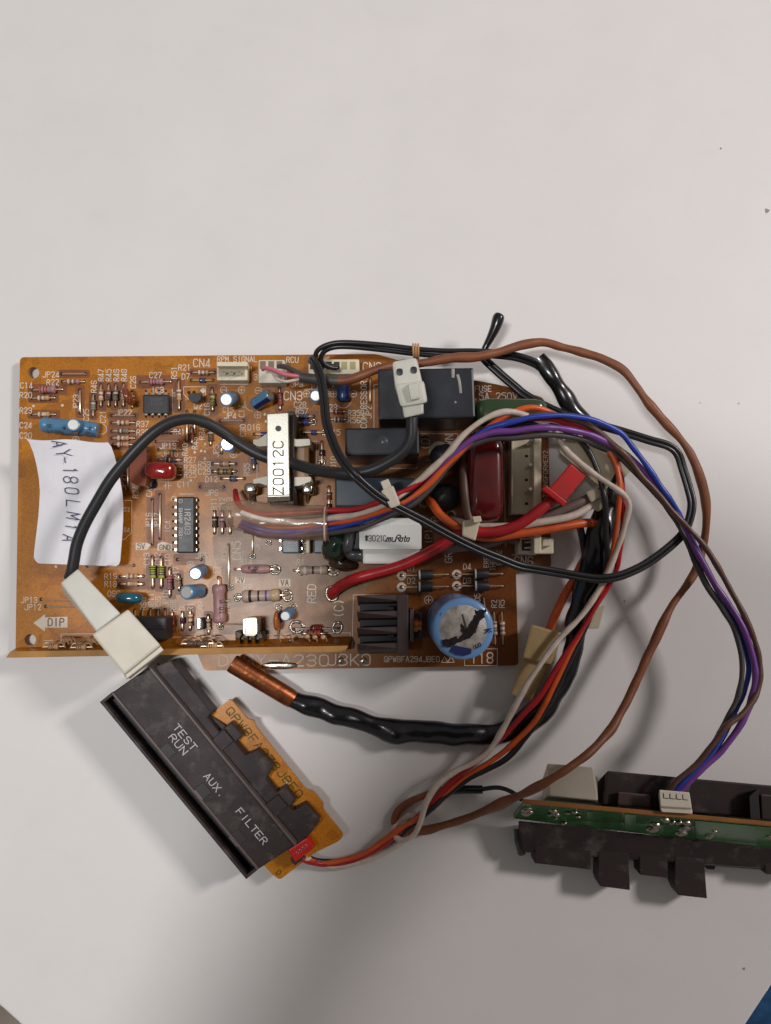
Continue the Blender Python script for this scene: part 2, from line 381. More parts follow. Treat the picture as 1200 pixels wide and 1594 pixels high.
# ------------------------------------------------------------------ the main circuit board
ZB = 14.0
board = thing('circuit_board', 'large amber circuit board crowded with electronic components, lying on the white table', 'circuit board', V(430, 800, 0))
def outline_plate(name, pts, holes, z1, th, mats, parent):
    o_ = [V(x, y, z1) for x, y in pts]; polys = [o_]+[[V(hx+r*math.cos(2*math.pi*i/18), hy+r*math.sin(2*math.pi*i/18), z1) for i in range(18)] for hx, hy, r in holes]
    tri = tessellate_polygon([[Vector((p.x, p.y, 0)) for p in q] for q in polys])
    flat = [p for q in polys for p in q]; n = len(flat); dz = Vector((0, 0, -th/100))
    vs = [p.copy() for p in flat]+[p+dz for p in flat]
    fs = [tuple(t) for t in tri]; fm = [0]*len(fs); fs += [tuple(i+n for i in reversed(t)) for t in tri]; fm += [0]*len(tri)
    k = 0
    for q in polys:
        m = len(q)
        for i in range(m): fs.append((k+i, k+(i+1) % m, n+k+(i+1) % m, n+k+i)); fm.append(1)
        k += m
    return mk(name, vs, fs, mats, parent, fm, smooth=0)
OUT = rnd([(31, 556), (585, 551), (625, 562), (645, 588), (740, 592), (782, 600), (846, 619), (853, 650), (858, 884), (803, 888), (807, 1036), (318, 1044), (306, 1014), (24, 1014)], 7)
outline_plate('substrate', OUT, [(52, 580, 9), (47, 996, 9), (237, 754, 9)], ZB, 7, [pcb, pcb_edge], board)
sk = Print(); holes = Print(); ZS = ZB+0.35
def TX(t, x, y, h=8.6, rot=0, **k): sk.text(t, x, y, h, rot, ZS, **k)
for a in (('JP24', 79, 583), ('R22', 82, 595), ('C14', 41, 600), ('R20', 40, 615), ('R23', 40, 639), ('C24', 40, 662), ('C20', 40, 678), ('R37', 222, 660), ('R38', 222, 673), ('JP22', 192, 642),
 ('C27', 242, 584), ('IC3', 245, 607), ('R21', 287, 572), ('D7', 289, 586), ('RPM SIGNAL', 369, 559, 8), ('RCU', 455, 560, 8.5), ('Q2', 308, 632), ('C15', 355, 638, 7.5), ('JP4', 358, 647), ('JP3', 462, 598, 8.5),
 ('D16', 395, 665), ('C28', 467, 630), ('R57', 470, 640), ('PIPE.ROOM.', 516, 601, 8), ('R35', 551, 643), ('R56', 551, 654), ('C23', 515, 634), ('D15', 520, 673), ('JP19', 261, 694), ('JP18', 264, 706),
 ('R27', 296, 716), ('R26', 296, 728), ('R25', 296, 739), ('R53', 318, 723), ('C29', 318, 734), ('D12', 329, 746), ('C11', 286, 754), ('JP6', 330, 767), ('R41', 279, 672, 7.5), ('R19', 172, 897), ('R18', 172, 909), ('OSC', 177, 924),
 ('JP13', 45, 934), ('JP12', 51, 945), ('JP9', 314, 865), ('C5', 338, 887), ('R14', 383, 874), ('R3', 385, 914), ('R1', 468, 875), ('D4', 727, 882), ('D3', 727, 904), ('D1', 640, 884), ('D2', 640, 904), ('D9', 462, 982, 7),
 ('FUSE', 752, 605, 8.5), ('52', 197, 793, 6.5), ('64', 197, 825, 6.5), ('3', 398, 587), ('1', 391, 574, 7), ('5', 271, 614, 6), ('+', 0, -50)): TX(*a)
for t, x, y in (('R46', 146, 602), ('R47', 157, 584), ('R45', 169, 584), ('R49', 181, 584), ('R48', 193, 584), ('C26', 207, 595), ('JP23', 118, 627), ('C25', 134, 646), ('C21', 160, 649), ('R51', 271, 580), ('C16', 322, 637), ('C17', 376, 640),
 ('C30', 378, 670), ('JP2', 574, 642), ('R40', 288, 700), ('R43', 303, 690), ('R34', 314, 675), ('JP5', 336, 702), ('R55', 384, 731), ('JP16', 231, 811), ('JP17', 244, 811), ('IC4', 261, 820), ('CA', 232, 767), ('R24', 211, 766), ('C13', 228, 870), ('C12', 245, 870),
 ('C10', 261, 872), ('R17', 274, 891), ('JP11', 235, 936), ('R60', 223, 940), ('R59', 246, 938), ('JP10', 258, 932), ('R58', 270, 943), ('D8', 283, 944), ('R15', 296, 941), ('Q3', 312, 942), ('R11', 333, 784), ('R12', 346, 784), ('R13', 357, 784), ('JP8', 349, 869),
 ('R4', 354, 939), ('R16', 336, 985), ('JP7', 400, 846), ('D5', 743, 930), ('R2', 769, 940), ('R5', 781, 940), ('D10', 519, 720), ('JP21', 192, 750)): TX(t, x, y, 8.4, 90)
for t, x, y, h, r in (('CN4', 314, 565, 12, 0), ('CN3', 456, 616, 13, 0), ('CN2', 579, 571, 13, 0), ('CN5', 368, 857, 13, 90), ('RED', 485, 924, 13, 90), ('(C)', 527, 947, 14, 90), ('(D)', 662, 687, 13, 90), ('WN', 699, 685, 12, 90), ('K', 668, 715, 9, 90),
 ('P', 677, 808, 11, 90), ('(P)', 667, 835, 11, 90), ('GR', 698, 868, 11, 90), ('.5A 250V', 771, 617, 11, 0), ('CN6', 815, 873, 13, 0), ('EREN', 757, 872, 7.5, 90), ('THERM', 767, 874, 7.5, 90), ('FUSE', 777, 868, 7.5, 90), ('QPWBFA294JBEO', 641, 1026, 8.5, 0), ('Y18', 750, 1024, 16, 0)):
    TX(t, x, y, h, r, wd=max(1.1, h*0.115))
TX('COMPRESSOR.', 566, 626, 9, 90, width=80); TX('TRANSFORMER2', 849, 738, 7, 90, width=72)
sk.text('DSGY-A230', 426, 1028, 17, 0, ZS, wd=1.9, width=170); sk.text('JBKO', 543, 1027, 17, 0, ZS, wd=1.9, width=66)
for x, y, s in ((376, 607, 1), (348, 607, 0), (402, 608, 0), (401, 646, 1), (477, 613, 1), (509, 613, 0), (519, 613, 1), (550, 613, 0), (363, 707, 1), (296, 879, 1), (326, 875, 0), (319, 909, 0), (321, 931, 1), (432, 942, 1), (667, 934, 1), (118, 684, 1)):
    r = 5.6 if s else 5.4
    if x == 667: r = 6.8
    sk.ring(x, y, r, ZS, 0.8); sk.line([(x-r*.6, y), (x+r*.6, y)], 0.9, ZS+.1)
    if s: sk.line([(x, y-r*.6), (x, y+r*.6)], 0.9, ZS+.1)
LN = lambda p, wd=0.9: sk.line(p, wd, ZS)
for p in ([(193, 779), (205, 779), (205, 829), (193, 840), (188, 840)], [(286, 602), (320, 602), (320, 614), (306, 622)], [(286, 602), (286, 614), (294, 622)], [(268, 606), (269, 644)], [(343, 598), (386, 598)], [(404, 588), (404, 598), (410, 598)], [(474, 606), (525, 606)],
 [(582, 599), (582, 665)], [(582, 599), (590, 598)], [(400, 790), (400, 680)], [(400, 772), (416, 772)], [(493, 690), (491, 771)], [(484, 771), (493, 771)], [(480, 687), (493, 687)], [(550, 926), (629, 926), (633, 934)], [(550, 926), (548, 1012)], [(95, 1000), (95, 987), (205, 986)], [(69, 997), (82, 997)],
 [(262, 992), (545, 985)], [(545, 985), (545, 990)], [(723, 1010), (774, 1010), (774, 1036), (723, 1036), (723, 1010)], [(784, 683), (787, 850)], [(771, 684), (783, 684)], [(655, 675), (712, 675), (714, 690)], [(797, 864), (834, 864)], [(270, 857), (306, 857)], [(279, 769), (302, 769)], [(305, 960), (320, 960), (320, 984), (306, 984), (304, 980), (304, 964), (305, 960)],
 [(364, 990), (364, 982), (380, 982)], [(222, 706), (236, 700), (238, 724)], [(255, 756), (258, 756), (258, 751), (258, 761)], [(262, 751), (262, 761)], [(262, 756), (267, 756)], [(570, 729), (649, 729), (649, 726)]): LN(p)
sk.ring(413, 601, 0.5, ZS, .4)
for x, y in ((692, 1027), (702, 1027)): LN([(x-5, y+4), (x, y-5), (x+5, y+4), (x-5, y+4)], .9)
for cx_, cy_, r_, a0, a1 in ((393, 628, 12, 90, 200), (534, 622, 13, 20, 160), (158, 668, 8, -70, 110), (670, 768, 9, 200, 330), (658, 758, 7, 200, 340)):
    LN([(cx_+r_*math.cos(R(a)), cy_+r_*math.sin(R(a))) for a in range(a0, a1+1, 15)])
# white boxed captions with board-coloured characters
for pts in ([(52, 970), (70, 956), (70, 961), (105, 960), (105, 977), (70, 977), (70, 983)], [(211, 845), (229, 845), (235, 848), (229, 856), (211, 856)], [(245, 847), (253, 843), (268, 847), (268, 857), (245, 857)], [(366, 898), (381, 898), (381, 908), (366, 908)], [(434, 901), (452, 901), (452, 913), (434, 913)]): mk('caption_box', [V(x, y, ZS) for x, y in pts], [tuple(range(len(pts)))], silk, board, smooth=0)
td = Print()
for t, x, y, h in (('DIP', 87, 968.5, 11.5), ('5V', 219.5, 850.5, 8), ('GND', 256.5, 852, 7.5), ('2V', 374, 903, 7.5), ('VA', 443, 907, 8.5)): td.text(t, x, y, h, 0, ZS+.35, wd=h*.15)
td.build('caption_lettering', M('caption_ink', (128, 96, 62), .6), board)
# small bare solder dots
for x, y in ((412, 645), (414, 656), (303, 704), (319, 691), (319, 703), (319, 714), (313, 702), (297, 748), (52, 632), (97, 631), (87, 882), (119, 883)): sk.disc(x, y, 2.1, ZS, 9)

def H(x, y, r=2.9): holes.disc(x, y, r, ZB+0.2, 9)
def two_lead(name, x0, y0, x1, y1, L, rad, body, bands=(), c=0.5, z=None, shape='bone', lead=lead_m, par=board, hole=True, nb=10):
    z = z or ZB+rad*0.9+1.5; s = sc(z); a, b = V(x0, y0, z), V(x1, y1, z); d = (b-a).normalized(); mid = a.lerp(b, c); h = L*s/2; r = rad*s
    if shape == 'bone': prof = [(-1, .45), (-.97, .8), (-.85, 1), (-.62, 1), (-.5, .84), (.5, .84), (.62, 1), (.85, 1), (.97, .8), (1, .45)]
    elif shape == 'cyl': prof = [(-1, .75), (-.95, .97), (-.9, 1), (.9, 1), (.95, .97), (1, .75)]
    else: prof = [(-1, .3), (-.9, .75), (-.6, 1), (0, 1.03), (.6, 1), (.9, .75), (1, .3)]
    rr = lambda t: next((p0[1]+(p1[1]-p0[1])*(t-p0[0])/(p1[0]-p0[0]) for p0, p1 in zip(prof, prof[1:]) if p0[0] <= t <= p1[0]), .5)
    ts = sorted(set([p[0] for p in prof]+[q for t, wd, _ in bands for q in (t-wd, t+wd)]))
    pts = [mid+d*h*t for t in ts]; vs, fs = tube(pts, [rr(t)*r for t in ts], nb)
    mats = [body]; fm = []
    for i in range(len(ts)-1):
        t = (ts[i]+ts[i+1])/2; k = 0
        for bt, wd, bm_ in bands:
            if abs(t-bt) < wd:
                if bm_ not in mats: mats.append(bm_)
                k = mats.index(bm_)
        fm += [k]*nb
    fm += [0, 0]
    o = mk(name, vs, fs, mats, par, fm, 50)
    for e, sg in ((a, -1), (b, 1)):
        e0 = mid+d*h*sg*0.97; lo = Vector((e.x, e.y, (ZB-2)/100)); q = e+(e0-e)*min(0.35, 3.5*s/max(1e-6, (e0-e).length))
        P = smoothpath([e0, q, e.lerp(lo, .35)*.5+e*.5, lo], 3) if par is board else [e0, q, e]
        mk('lead', *tube(P, 1.15*s, 6), lead, o)
    if hole and par is board: H(x0, y0); H(x1, y1)
    return o
B5 = lambda *ms: [(-.72+i*.36, .085, m) for i, m in enumerate(ms)]
k, b_, w_, r_, v_, y_ = bnd_k, bnd_b, bnd_w, bnd_r, bnd_v, bnd_y
RS = [(97, 594, 131, 594, 19, 4.2, pink_r, (w_, b_, w_, b_)), (51, 607, 97, 606, 25, 6.2, pink_r, (r_, b_, r_)), (50, 620, 85, 619, 18, 4.2, tan_r, (w_, b_, w_)), (50, 645, 86, 645, 18, 4.2, tan_r, (w_, b_, w_, w_)),
 (145, 614, 145, 648, 16, 4.2, grey_r, (k, w_)), (157, 599, 157, 632, 18, 4.2, tan_r, (b_, w_, b_, w_)), (169, 599, 169, 632, 17, 4.2, dark_r, (r_, w_, r_)), (180, 599, 180, 632, 17, 4.4, grey_r, (k, w_, k)), (192, 598, 192, 632, 16, 4, tan_r, (w_, b_, w_)),
 (205, 611, 206, 634, 15, 4.2, red_r, (w_, r_, w_)), (174, 658, 209, 658, 19, 4.2, tan_r, (w_, b_, w_, b_)), (174, 671, 209, 671, 17, 4.2, grey_r, (k, w_, k)), (174, 682, 209, 682, 18, 4.2, tan_r, (w_, b_, w_)), (176, 692, 207, 692, 18, 4.2, tan_r, (w_, b_, r_)),
 (219, 595, 266, 594, 23, 5.4, pink_r, (b_, r_, b_)), (299, 580, 334, 580, 17, 4, tan_r, (w_, b_, w_, b_)), (278, 593, 279, 637, 18, 4, tan_r, (w_, b_, w_)), (330, 605, 331, 639, 21, 5, olive_r, (k, y_, k)), (435, 605, 436, 637, 22, 4, red_r, (k, r_, k, r_)),
 (457, 648, 488, 648, 15, 4.4, blue_r, (k, v_, k)), (512, 641, 540, 641, 16, 4, red_r, (k, w_, k)), (514, 653, 540, 653, 16, 4.4, blue_r, (w_, k, w_, k)), (331, 722, 367, 722, 16, 4.3, tan_r, (k, b_, w_)), (331, 734, 367, 734, 24, 5, olive_r, (k, y_, k, k)),
 (394, 702, 395, 730, 15, 4.4, blue_r, (k, w_, k)), (247, 716, 282, 716, 18, 4, dark_r, (w_, k, w_)), (262, 727, 282, 727, 8, 3.6, dark_r, ()), (262, 739, 282, 739, 8, 3.6, dark_r, ()), (334, 795, 334, 830, 18, 4.4, dark_r, (k, w_, k)), (346, 795, 346, 830, 18, 4.4, pink_r, (k, w_, k)), (357, 795, 358, 830, 17, 4.3, dark_r, (w_, k)),
 (187, 897, 223, 897, 18, 4.2, tan_r, (w_, b_, w_, b_)), (187, 909, 223, 909, 18, 4.2, tan_r, (b_, w_)), (237, 867, 238, 914, 20, 5.2, lime_r, (k, k, k, k)), (251, 868, 251, 914, 20, 5.2, lime_r, (k, k, k, k)), (264, 885, 264, 928, 24, 5, pink_r, (r_, b_, r_)), (278, 895, 279, 918, 14, 4, tan_r, (w_, b_)),
 (268, 952, 268, 980, 15, 4, red_r, (r_,)), (296, 950, 296, 980, 19, 4.2, tan_r, (w_, b_, w_, b_)), (324, 958, 325, 986, 18, 4, tan_r, (w_, b_, w_)), (769, 953, 771, 1003, 21, 4.2, cream_r, (b_, w_, b_, k)), (781, 953, 783, 1003, 21, 4.2, cream_r, (w_, b_, w_, b_)), (393, 764, 394, 786, 14, 4.6, dark_r, (k,)),
 (512, 758, 512, 786, 12, 4, red_r, (k, w_)), (327, 668, 328, 692, 15, 4.6, dark_r, (w_,)), (298, 667, 299, 690, 10, 3.6, red_r, ()), (236, 672, 278, 672, 18, 4, dark_r, (w_, k))]
for x0, y0, x1, y1, L, rad, bd, bs_ in RS: two_lead('resistor', x0, y0, x1, y1, L, rad, bd, B5(*bs_))
two_lead('resistor', 338, 899, 342, 976, 60, 10.5, pink_r, (), c=.53, shape='round', nb=14, label=None) if False else two_lead('resistor', 340, 899, 342, 976, 60, 10.5, pink_r, (), c=.53, nb=16)
two_lead('resistor', 366, 886, 430, 886, 46, 7, pink_r, (), shape='round', nb=14)
two_lead('resistor', 366, 929, 446, 926, 58, 10, cream_r, [(-.55, .07, k), (-.1, .05, k), (.3, .05, v_), (.72, .05, y_)], nb=16)
two_lead('resistor', 458, 888, 519, 887, 44, 7.2, cream_r, [(-.05, .07, k), (-.6, .1, bnd_w), (.5, .06, bnd_w)], nb=14)
for a in ((298, 592, 331, 592, 9, 3.8, gdi), (462, 658, 488, 658, 11, 4.6, gdi), (470, 673, 506, 673, 9, 4, gdi), (345, 745, 380, 745, 11, 4.4, blue_r), (284, 952, 284, 980, 10, 3.8, M('diode_glass_plum', (70, 40, 50), .15)), (501, 688, 501, 722, 10, 4.4, M('diode_glass_plum', (70, 40, 50), .15)), (512, 776, 512, 800, 8, 4, M('diode_glass_plum', (70, 40, 50), .15)), (396, 676, 424, 676, 8, 4, gdi)):
    two_lead('glass_diode', *a, bands=[(-.5, .2, bnd_k)], shape='cyl', z=ZB+5)
two_lead('glass_diode', 457, 979, 527, 978, 19, 6.2, glass_r, [(-.6, .14, bnd_k)], shape='round', z=ZB+9, lead=M('dark_lead', (90, 84, 80), .3, .9), nb=14)
for x0, y0, x1, y1, c in ((711, 894, 783, 893, .52), (711, 912, 784, 912, .52), (625, 896, 698, 894, .5), (625, 914, 698, 913, .5)):
    two_lead('rectifier_diode', x0, y0, x1, y1, 24, 8, blk, [(-.72, .1, ink_grey)], c=c, shape='cyl', nb=14)
    sk.disc(x0, y0, 7.4, ZB+.25, 18, r2=3.4)
def jumper(x0, y0, x1, y1):
    z = ZB+3.2; s = sc(z); a, b = V(x0, y0, z), V(x1, y1, z); d = (b-a).normalized()
    e = Vector((0, 0, -.05)); P = [a+e, a+e*.3+d*.004, a+d*.03, b-d*.03, b+e*.3-d*.004, b+e]
    mk('jumper_wire', *tube(P, 1.25*s, 6), lead_m, board); H(x0, y0); H(x1, y1)
for a in ((96, 582, 133, 582), (124, 607, 125, 643), (174, 647, 209, 647), (64, 933, 116, 934), (71, 944, 122, 943), (136, 881, 208, 880), (237, 778, 237, 847), (249, 770, 249, 838), (276, 871, 313, 871), (343, 655, 379, 655), (312, 758, 348, 758), (243, 687, 278, 687), (247, 700, 282, 700), (291, 641, 291, 686), (303, 641, 303, 674),
 (356, 848, 356, 915), (393, 828, 393, 864), (576, 590, 576, 626), (199, 728, 199, 758), (345, 690, 345, 705), (753, 930, 756, 962), (222, 949, 222, 985), (234, 949, 234, 985), (246, 949, 246, 985), (257, 949, 257, 985), (346, 971, 380, 972), (210, 950, 210, 985)): jumper(*a)

gp = Print()
for a in [r[:4]+(r[5],) for r in RS]+[(96, 582, 133, 582, 3), (124, 607, 125, 643, 3), (174, 647, 209, 647, 3), (237, 778, 237, 847, 4), (249, 770, 249, 838, 4), (343, 655, 379, 655, 4), (312, 758, 348, 758, 5), (243, 687, 278, 687, 4), (247, 700, 282, 700, 4), (276, 871, 313, 871, 4), (199, 728, 199, 758, 4)]:
    if a[0] > 480 or random.random() < .15: continue
    x0, y0, x1, y1, r = a; e = 5+random.random()*3; hgt = r*1.1+2+random.random()*3
    if abs(x1-x0) > abs(y1-y0): q = rect(x0-e, y0-hgt, x1+e, y1+hgt)
    else: q = rect(x0-hgt, y0-e, x1+hgt, y1+e)
    gp.k += 1; gp.poly(rnd(q, 4, 3), ZB+.05+(gp.k % 5)*.015)
gp.build('bare_laminate', M('bare_amber', (136, 74, 24), .4, var=.2, vs=5), board, True)
# solder joints seen from above
for x, y, r in ((517, 924, 13), (428, 887, 9), (447, 927, 10), (519, 889, 9), (462, 976, 12), (525, 977, 10), (456, 944, 6), (468, 889, 7), (457, 656, 0), (370, 930, 6), (358, 914, 5), (343, 974, 6), (501, 720, 6), (488, 657, 5), (505, 673, 5), (434, 945, 5), (424, 925, 0), (393, 866, 5), (418, 845, 5), (438, 856, 4), (472, 842, 6), (472, 857, 5)):
    if r:
        ph = random.random()*6; ring = [V(x+r*.78*(1+.1*math.sin(2*a+ph))*math.cos(a), y+r*.78*(1+.1*math.sin(2*a+ph))*math.sin(a), ZB+.6) for a in [i*math.pi/9 for i in range(19)]]
        mk('solder_joint', *tube(ring, [(.012+.011*math.sin(i*1.1+ph)**2)*(.6+r/16) for i in range(19)], 7, .7, False), solder, board, smooth=60)
o = mk('solder_blob', *blob(V(435, 1036, ZB), 0.27, .055, .03, 1, .8, wob=.12), solder, board)
for x, y, rx in ((565, 1029, .06), (530, 1029, .05)): mk('solder_blob', *blob(V(x, y, ZB), rx, .06, .02, 10, 1, 12, 6, .2), solder, board)

# varnished middle of the board; its gloss haze is put into the film colour
o = mk('varnish_haze', *pp(rnd([(330, 832), (395, 815), (440, 838), (508, 862), (522, 888), (552, 892), (600, 888), (560, 924), (548, 930), (545, 984), (340, 988), (348, 900), (333, 870)], 8), ZB+.27, ZB+.14, 0), coating, board, smooth=0)

# electrolytic capacitors: base point -> top point
def elcap(bx, by, bz, tx, ty, tz, rad, slv=blue_cap, top=alu, stripe=True, name='electrolytic_capacitor', n=22):
    a, b = V(bx, by, bz), V(tx, ty, tz); r = rad*sc((bz+tz)/2); d = (b-a); L = d.length; d.normalize()
    q = lambda t: a+d*t
    ts = [0, .015, .03, .07, .10, .12, .15, L-.07, L-.03, L-.008, L]; rs = [.86, .95, 1, 1, .93, .93, 1, 1, .985, .93, .78]
    vs, fs = tube([q(t) for t in ts], [x*r for x in rs], n)
    fm = []
    for i in range(len(ts)-1):
        for j in range(n): fm.append(1 if stripe and j in (1, 2, 3) and 1 < i < 9 else 0)
    fm += [0, 0]
    o = mk(name, vs, fs, [slv, M('cap_stripe', (26, 34, 84), .35)], board, fm, 40)
    N = d.orthogonal().normalized(); Bn = d.cross(N)
    t0 = b+d*.004
    ring = [t0+(N*math.cos(2*math.pi*i/n)+Bn*math.sin(2*math.pi*i/n))*r*.74 for i in range(n)]
    ring2 = [t0-d*.012+(N*math.cos(2*math.pi*i/n)+Bn*math.sin(2*math.pi*i/n))*r*.80 for i in range(n)]
    vs = ring+ring2; fs = [tuple(range(n))]+[(i, (i+1) % n, n+(i+1) % n, n+i) for i in range(n)]
    mk('can_top', vs, fs, top, o, smooth=30)
    return o
elcap(362, 619, ZB, 352, 622, ZB+44, 11.2); elcap(396, 630, ZB+11, 420, 614, ZB+30, 10.5); elcap(491, 620, ZB, 491, 616, ZB+42, 9.8)
elcap(534, 624, ZB+10, 533, 590, ZB+18, 10.5, dblue_cap); elcap(360, 694, ZB, 354, 691, ZB+40, 12, lblue_cap)
elcap(314, 888, ZB, 304, 893, ZB+44, 10.6); elcap(311, 920, ZB+4, 290, 922, ZB+46, 11.5); elcap(452, 952, ZB, 444, 959, ZB+36, 8.6, blue_cap)
elcap(66, 661, ZB+12, 118, 666, ZB+14, 12, blue_cap, stripe=False); elcap(152, 670, ZB+12, 117, 664, ZB+14, 12, blue_cap, stripe=False); elcap(119, 668, ZB+10, 114, 661, ZB+42, 10.5)
pr = Print()
for t, x, y, r in (('CE', 76, 663, -3), ('W', 99, 666, -3), ('M 6384', 84, 672, -4), ('CE', 139, 667, -8), ('M538', 138, 675, -10)): pr.text(t, x, y, 4.6, r, ZB+27.5, wd=.9)
pr.build('sleeve_lettering', M('sleeve_ink', (28, 40, 70), .5), board)
big = elcap(708, 968, ZB, 721, 979, ZB+104, 46, lblue_cap, M('pitted_aluminium', (196, 190, 182), .5, .5, var=.25, vs=9, bump=.2), False, n=40)
pr = Print(); zt = ZB+105.2
pr.poly([(716, 951), (719, 951), (730, 985), (727, 986)], zt)
pr.build('vent_score', tin, big)
pr = Print(); zt = ZB+105.4
def rag(pts, amp=1.6):
    out = []
    for i, p in enumerate(pts):
        q = pts[(i+1) % len(pts)]
        for t in (0, .25, .5, .75): out.append((p[0]+(q[0]-p[0])*t+random.uniform(-amp, amp), p[1]+(q[1]-p[1])*t+random.uniform(-amp, amp)))
    return out
for pts in ([(696, 1000), (706, 991), (714, 993), (722, 987), (726, 978), (734, 966), (738, 958), (748, 960), (744, 972), (740, 984), (731, 993), (720, 998), (708, 1004), (699, 1006)], [(717, 970), (725, 980), (723, 988), (718, 983)], [(738, 950), (757, 949), (754, 961), (744, 967)], [(686, 996), (702, 995), (700, 1008), (690, 1005)]): pr.poly(rag(pts), zt); zt += .08
pr.build('glue_smear', M('black_glue', (44, 38, 40), .3, var=.3, vs=14), big)
pr = Print()
pr.poly([(704, 1004), (734, 1010), (733, 1018), (722, 1021), (710, 1019), (700, 1014)], ZB+104.6)
for t, x, y, r in (('K', 760, 982, -80), ('3', 744, 1005, -60), ('CE', 689, 955, 65)): pr.text(t, x, y, 9 if t != 'CE' else 6, r, ZB+104.9, wd=1.8 if t != 'CE' else 1.1)
pr.build('sleeve_mark', M('sleeve_ink_blue', (26, 38, 96), .5), big)

# chips
def chip(x0, y0, x1, y1, pins, horiz, m=blk_ic):
    o = mk('integrated_circuit', *pp(rect(x0, y0, x1, y1), ZB+16, ZB+4, .025), m, board)
    for i in range(pins):
        for sd in (0, 1):
            if horiz:
                x = x0+(x1-x0)*(i+.5)/pins; y = y1+1.5 if sd else y0-1.5; p = rect(x-2.6, y-2.2, x+2.6, y+2.2)
            else:
                y = y0+(y1-y0)*(i+.5)/pins; x = x1+1.5 if sd else x0-1.5; p = rect(x-2.2, y-2.6, x+2.2, y+2.6)
            mk('pin', *pp(p, ZB+9, ZB, .006, 1), tin, o)
            H(x+(0 if horiz else (4 if sd else -4)), y+((4 if sd else -4) if horiz else 0), 2)
    return o
c3 = chip(222, 614, 263, 643, 4, True); pr = Print(); pr.text('SHARP', 243, 622, 5, 0, ZB+16.3, wd=.7); pr.text('LM393P', 243, 629, 5, 0, ZB+16.3, wd=.7); pr.text('73', 243, 636, 4.5, 0, ZB+16.3, wd=.7); pr.build('chip_lettering', M('faint_ink', (92, 90, 90), .6), c3)
c4 = chip(275, 773, 303, 861, 8, False); pr = Print(); pr.text('IR2403', 292, 811, 8.4, -90, ZB+16.3, wd=1.3, width=41); pr.text('SHARP 733:', 281, 815, 5.2, -90, ZB+16.3, wd=1, width=48); pr.ring(281, 780, 3.2, ZB+16.3, .8); pr.build('chip_lettering', ink_grey, c4)
sk.ring(270, 776, 4, ZS, .9)
for x0, x1, m in ((439, 466, M('slate_resin', (84, 98, 104), .35)), (488, 506, M('slate_resin2', (78, 90, 98), .35)), (476, 482, nylon_y)):
    o = mk('photocoupler' if x1-x0 > 10 else 'spacer', *pp(rect(x0, 834, x1, 861), ZB+22, ZB, .02), m, board)
    if x0 == 439:
        pr = Print()
        for t, x in (('203', 459), ('NRP', 451), ('CN', 443)): pr.text(t, x, 848, 5.5, -90, ZB+22.4, wd=.8)
        pr.build('chip_lettering', ink_grey, o)
        for x in (436, 469):
            for y in (841, 854): mk('pin', *pp(rect(x-2, y-2.5, x+2, y+2.5), ZB+10, ZB, .005, 1), tin, o)
# transistors
o = mk('transistor', *pp(rnd([(293, 613), (312, 611), (313, 621), (307, 625), (298, 625), (293, 621)], 3), ZB+24, ZB+6, .015), blk, board)
sk.disc(316, 608, 5, ZS, 4)
for x in (294, 302, 315): H(x, 611)
o = mk('transistor', *pp(rnd([(306, 962), (314, 962), (316, 972), (314, 981), (306, 981)], 3), ZB+22, ZB+4, .015), blk, board)
mk('top_glare', *pp(rect(307, 962, 312, 979), ZB+23, ZB+10, .01), tin, o)  # glare on the transistor top, built as a bright tin strip
o = mk('voltage_regulator', *pp(rect(196, 960, 259, 996), ZB+44, ZB+6, .03), blk, board)
mk('ridge', *pp(rect(198, 975, 258, 979), ZB+47, ZB+43, .01), blk, o)
o = mk('power_module', *pp(rnd([(378, 962), (400, 961), (401, 984), (397, 990), (382, 990), (378, 985)], 4), ZB+46, ZB+8, .035), M('module_can', (168, 164, 146), .42, .7, var=.15, vs=5), board)
for i in range(6): mk('rib', *tube([V(380+i*3.8, 964, ZB+46.3), V(380.5+i*3.6, 986, ZB+46.3)], .008, 6), tin, o)
for x in (370, 382, 394, 406):
    mk('pin', *tube(smoothpath([V(x*0.8+78, 985, ZB+34), V(x, 993, ZB+30), V(x+1, 1000, ZB+18), V(x+1, 1003, ZB+12)], 3), .032, 8, .6), tin, o)
mk('base_block', *pp(rect(366, 982, 412, 997), ZB+22, ZB, .02), blk, o)
# dipped and film capacitors
Cw = lambda x, y, z: V(x, y, z)
mk('ceramic_resonator', *blob(Cw(201, 931, ZB+24), .205, .085, .16, 2, .75), teal_cap, board)
mk('disc_capacitor', *blob(Cw(199, 617, ZB+22), .055, .155, .16, -20, .9), brn_cap, board)
mk('film_capacitor', *blob(Cw(250, 733, ZB+26), .235, .135, .18, 3, .62), red_cap, board)
mk('film_capacitor', *pp(rnd([(201, 698), (212, 690), (228, 692), (229, 738), (226, 757), (210, 755), (201, 748)], 5), ZB+34, ZB+4, .06, 3), brn_cap, board)
mk('film_capacitor', *blob(Cw(793, 645, ZB+40), .54, .2, .3, 1, .4), green_cap, board)
mk('film_capacitor', *blob(Cw(752, 745, ZB+46), .27, .68, .4, 0, .42), dred_cap, board)
mk('disc_capacitor', *blob(Cw(431, 966, ZB+20), .045, .15, .19, 0, .9), M('orange_dipped', (176, 98, 44), .25, coat=.5), board)
mk('capacitor_lead', *tube([Cw(432, 980, ZB+10), Cw(433, 996, ZB)], .014, 6), lead_m, board)
mk('varistor', *blob(Cw(690, 712, ZB+30), .2, .19, .26, -20, .8), blk, board)
mk('varistor', *blob(Cw(692, 773, ZB+26), .22, .2, .24, 0, .8), blk, board)
mk('solder_pad', *disc(683, 703, 16, ZB+.4, 20, 10), M('dull_tin', (168, 160, 140), .4, .7), board, smooth=0)
mk('solder_pad', *disc(660, 782, 9, ZB+.4, 20, 5), M('dull_tin', (168, 160, 140), .4, .7), board, smooth=0)
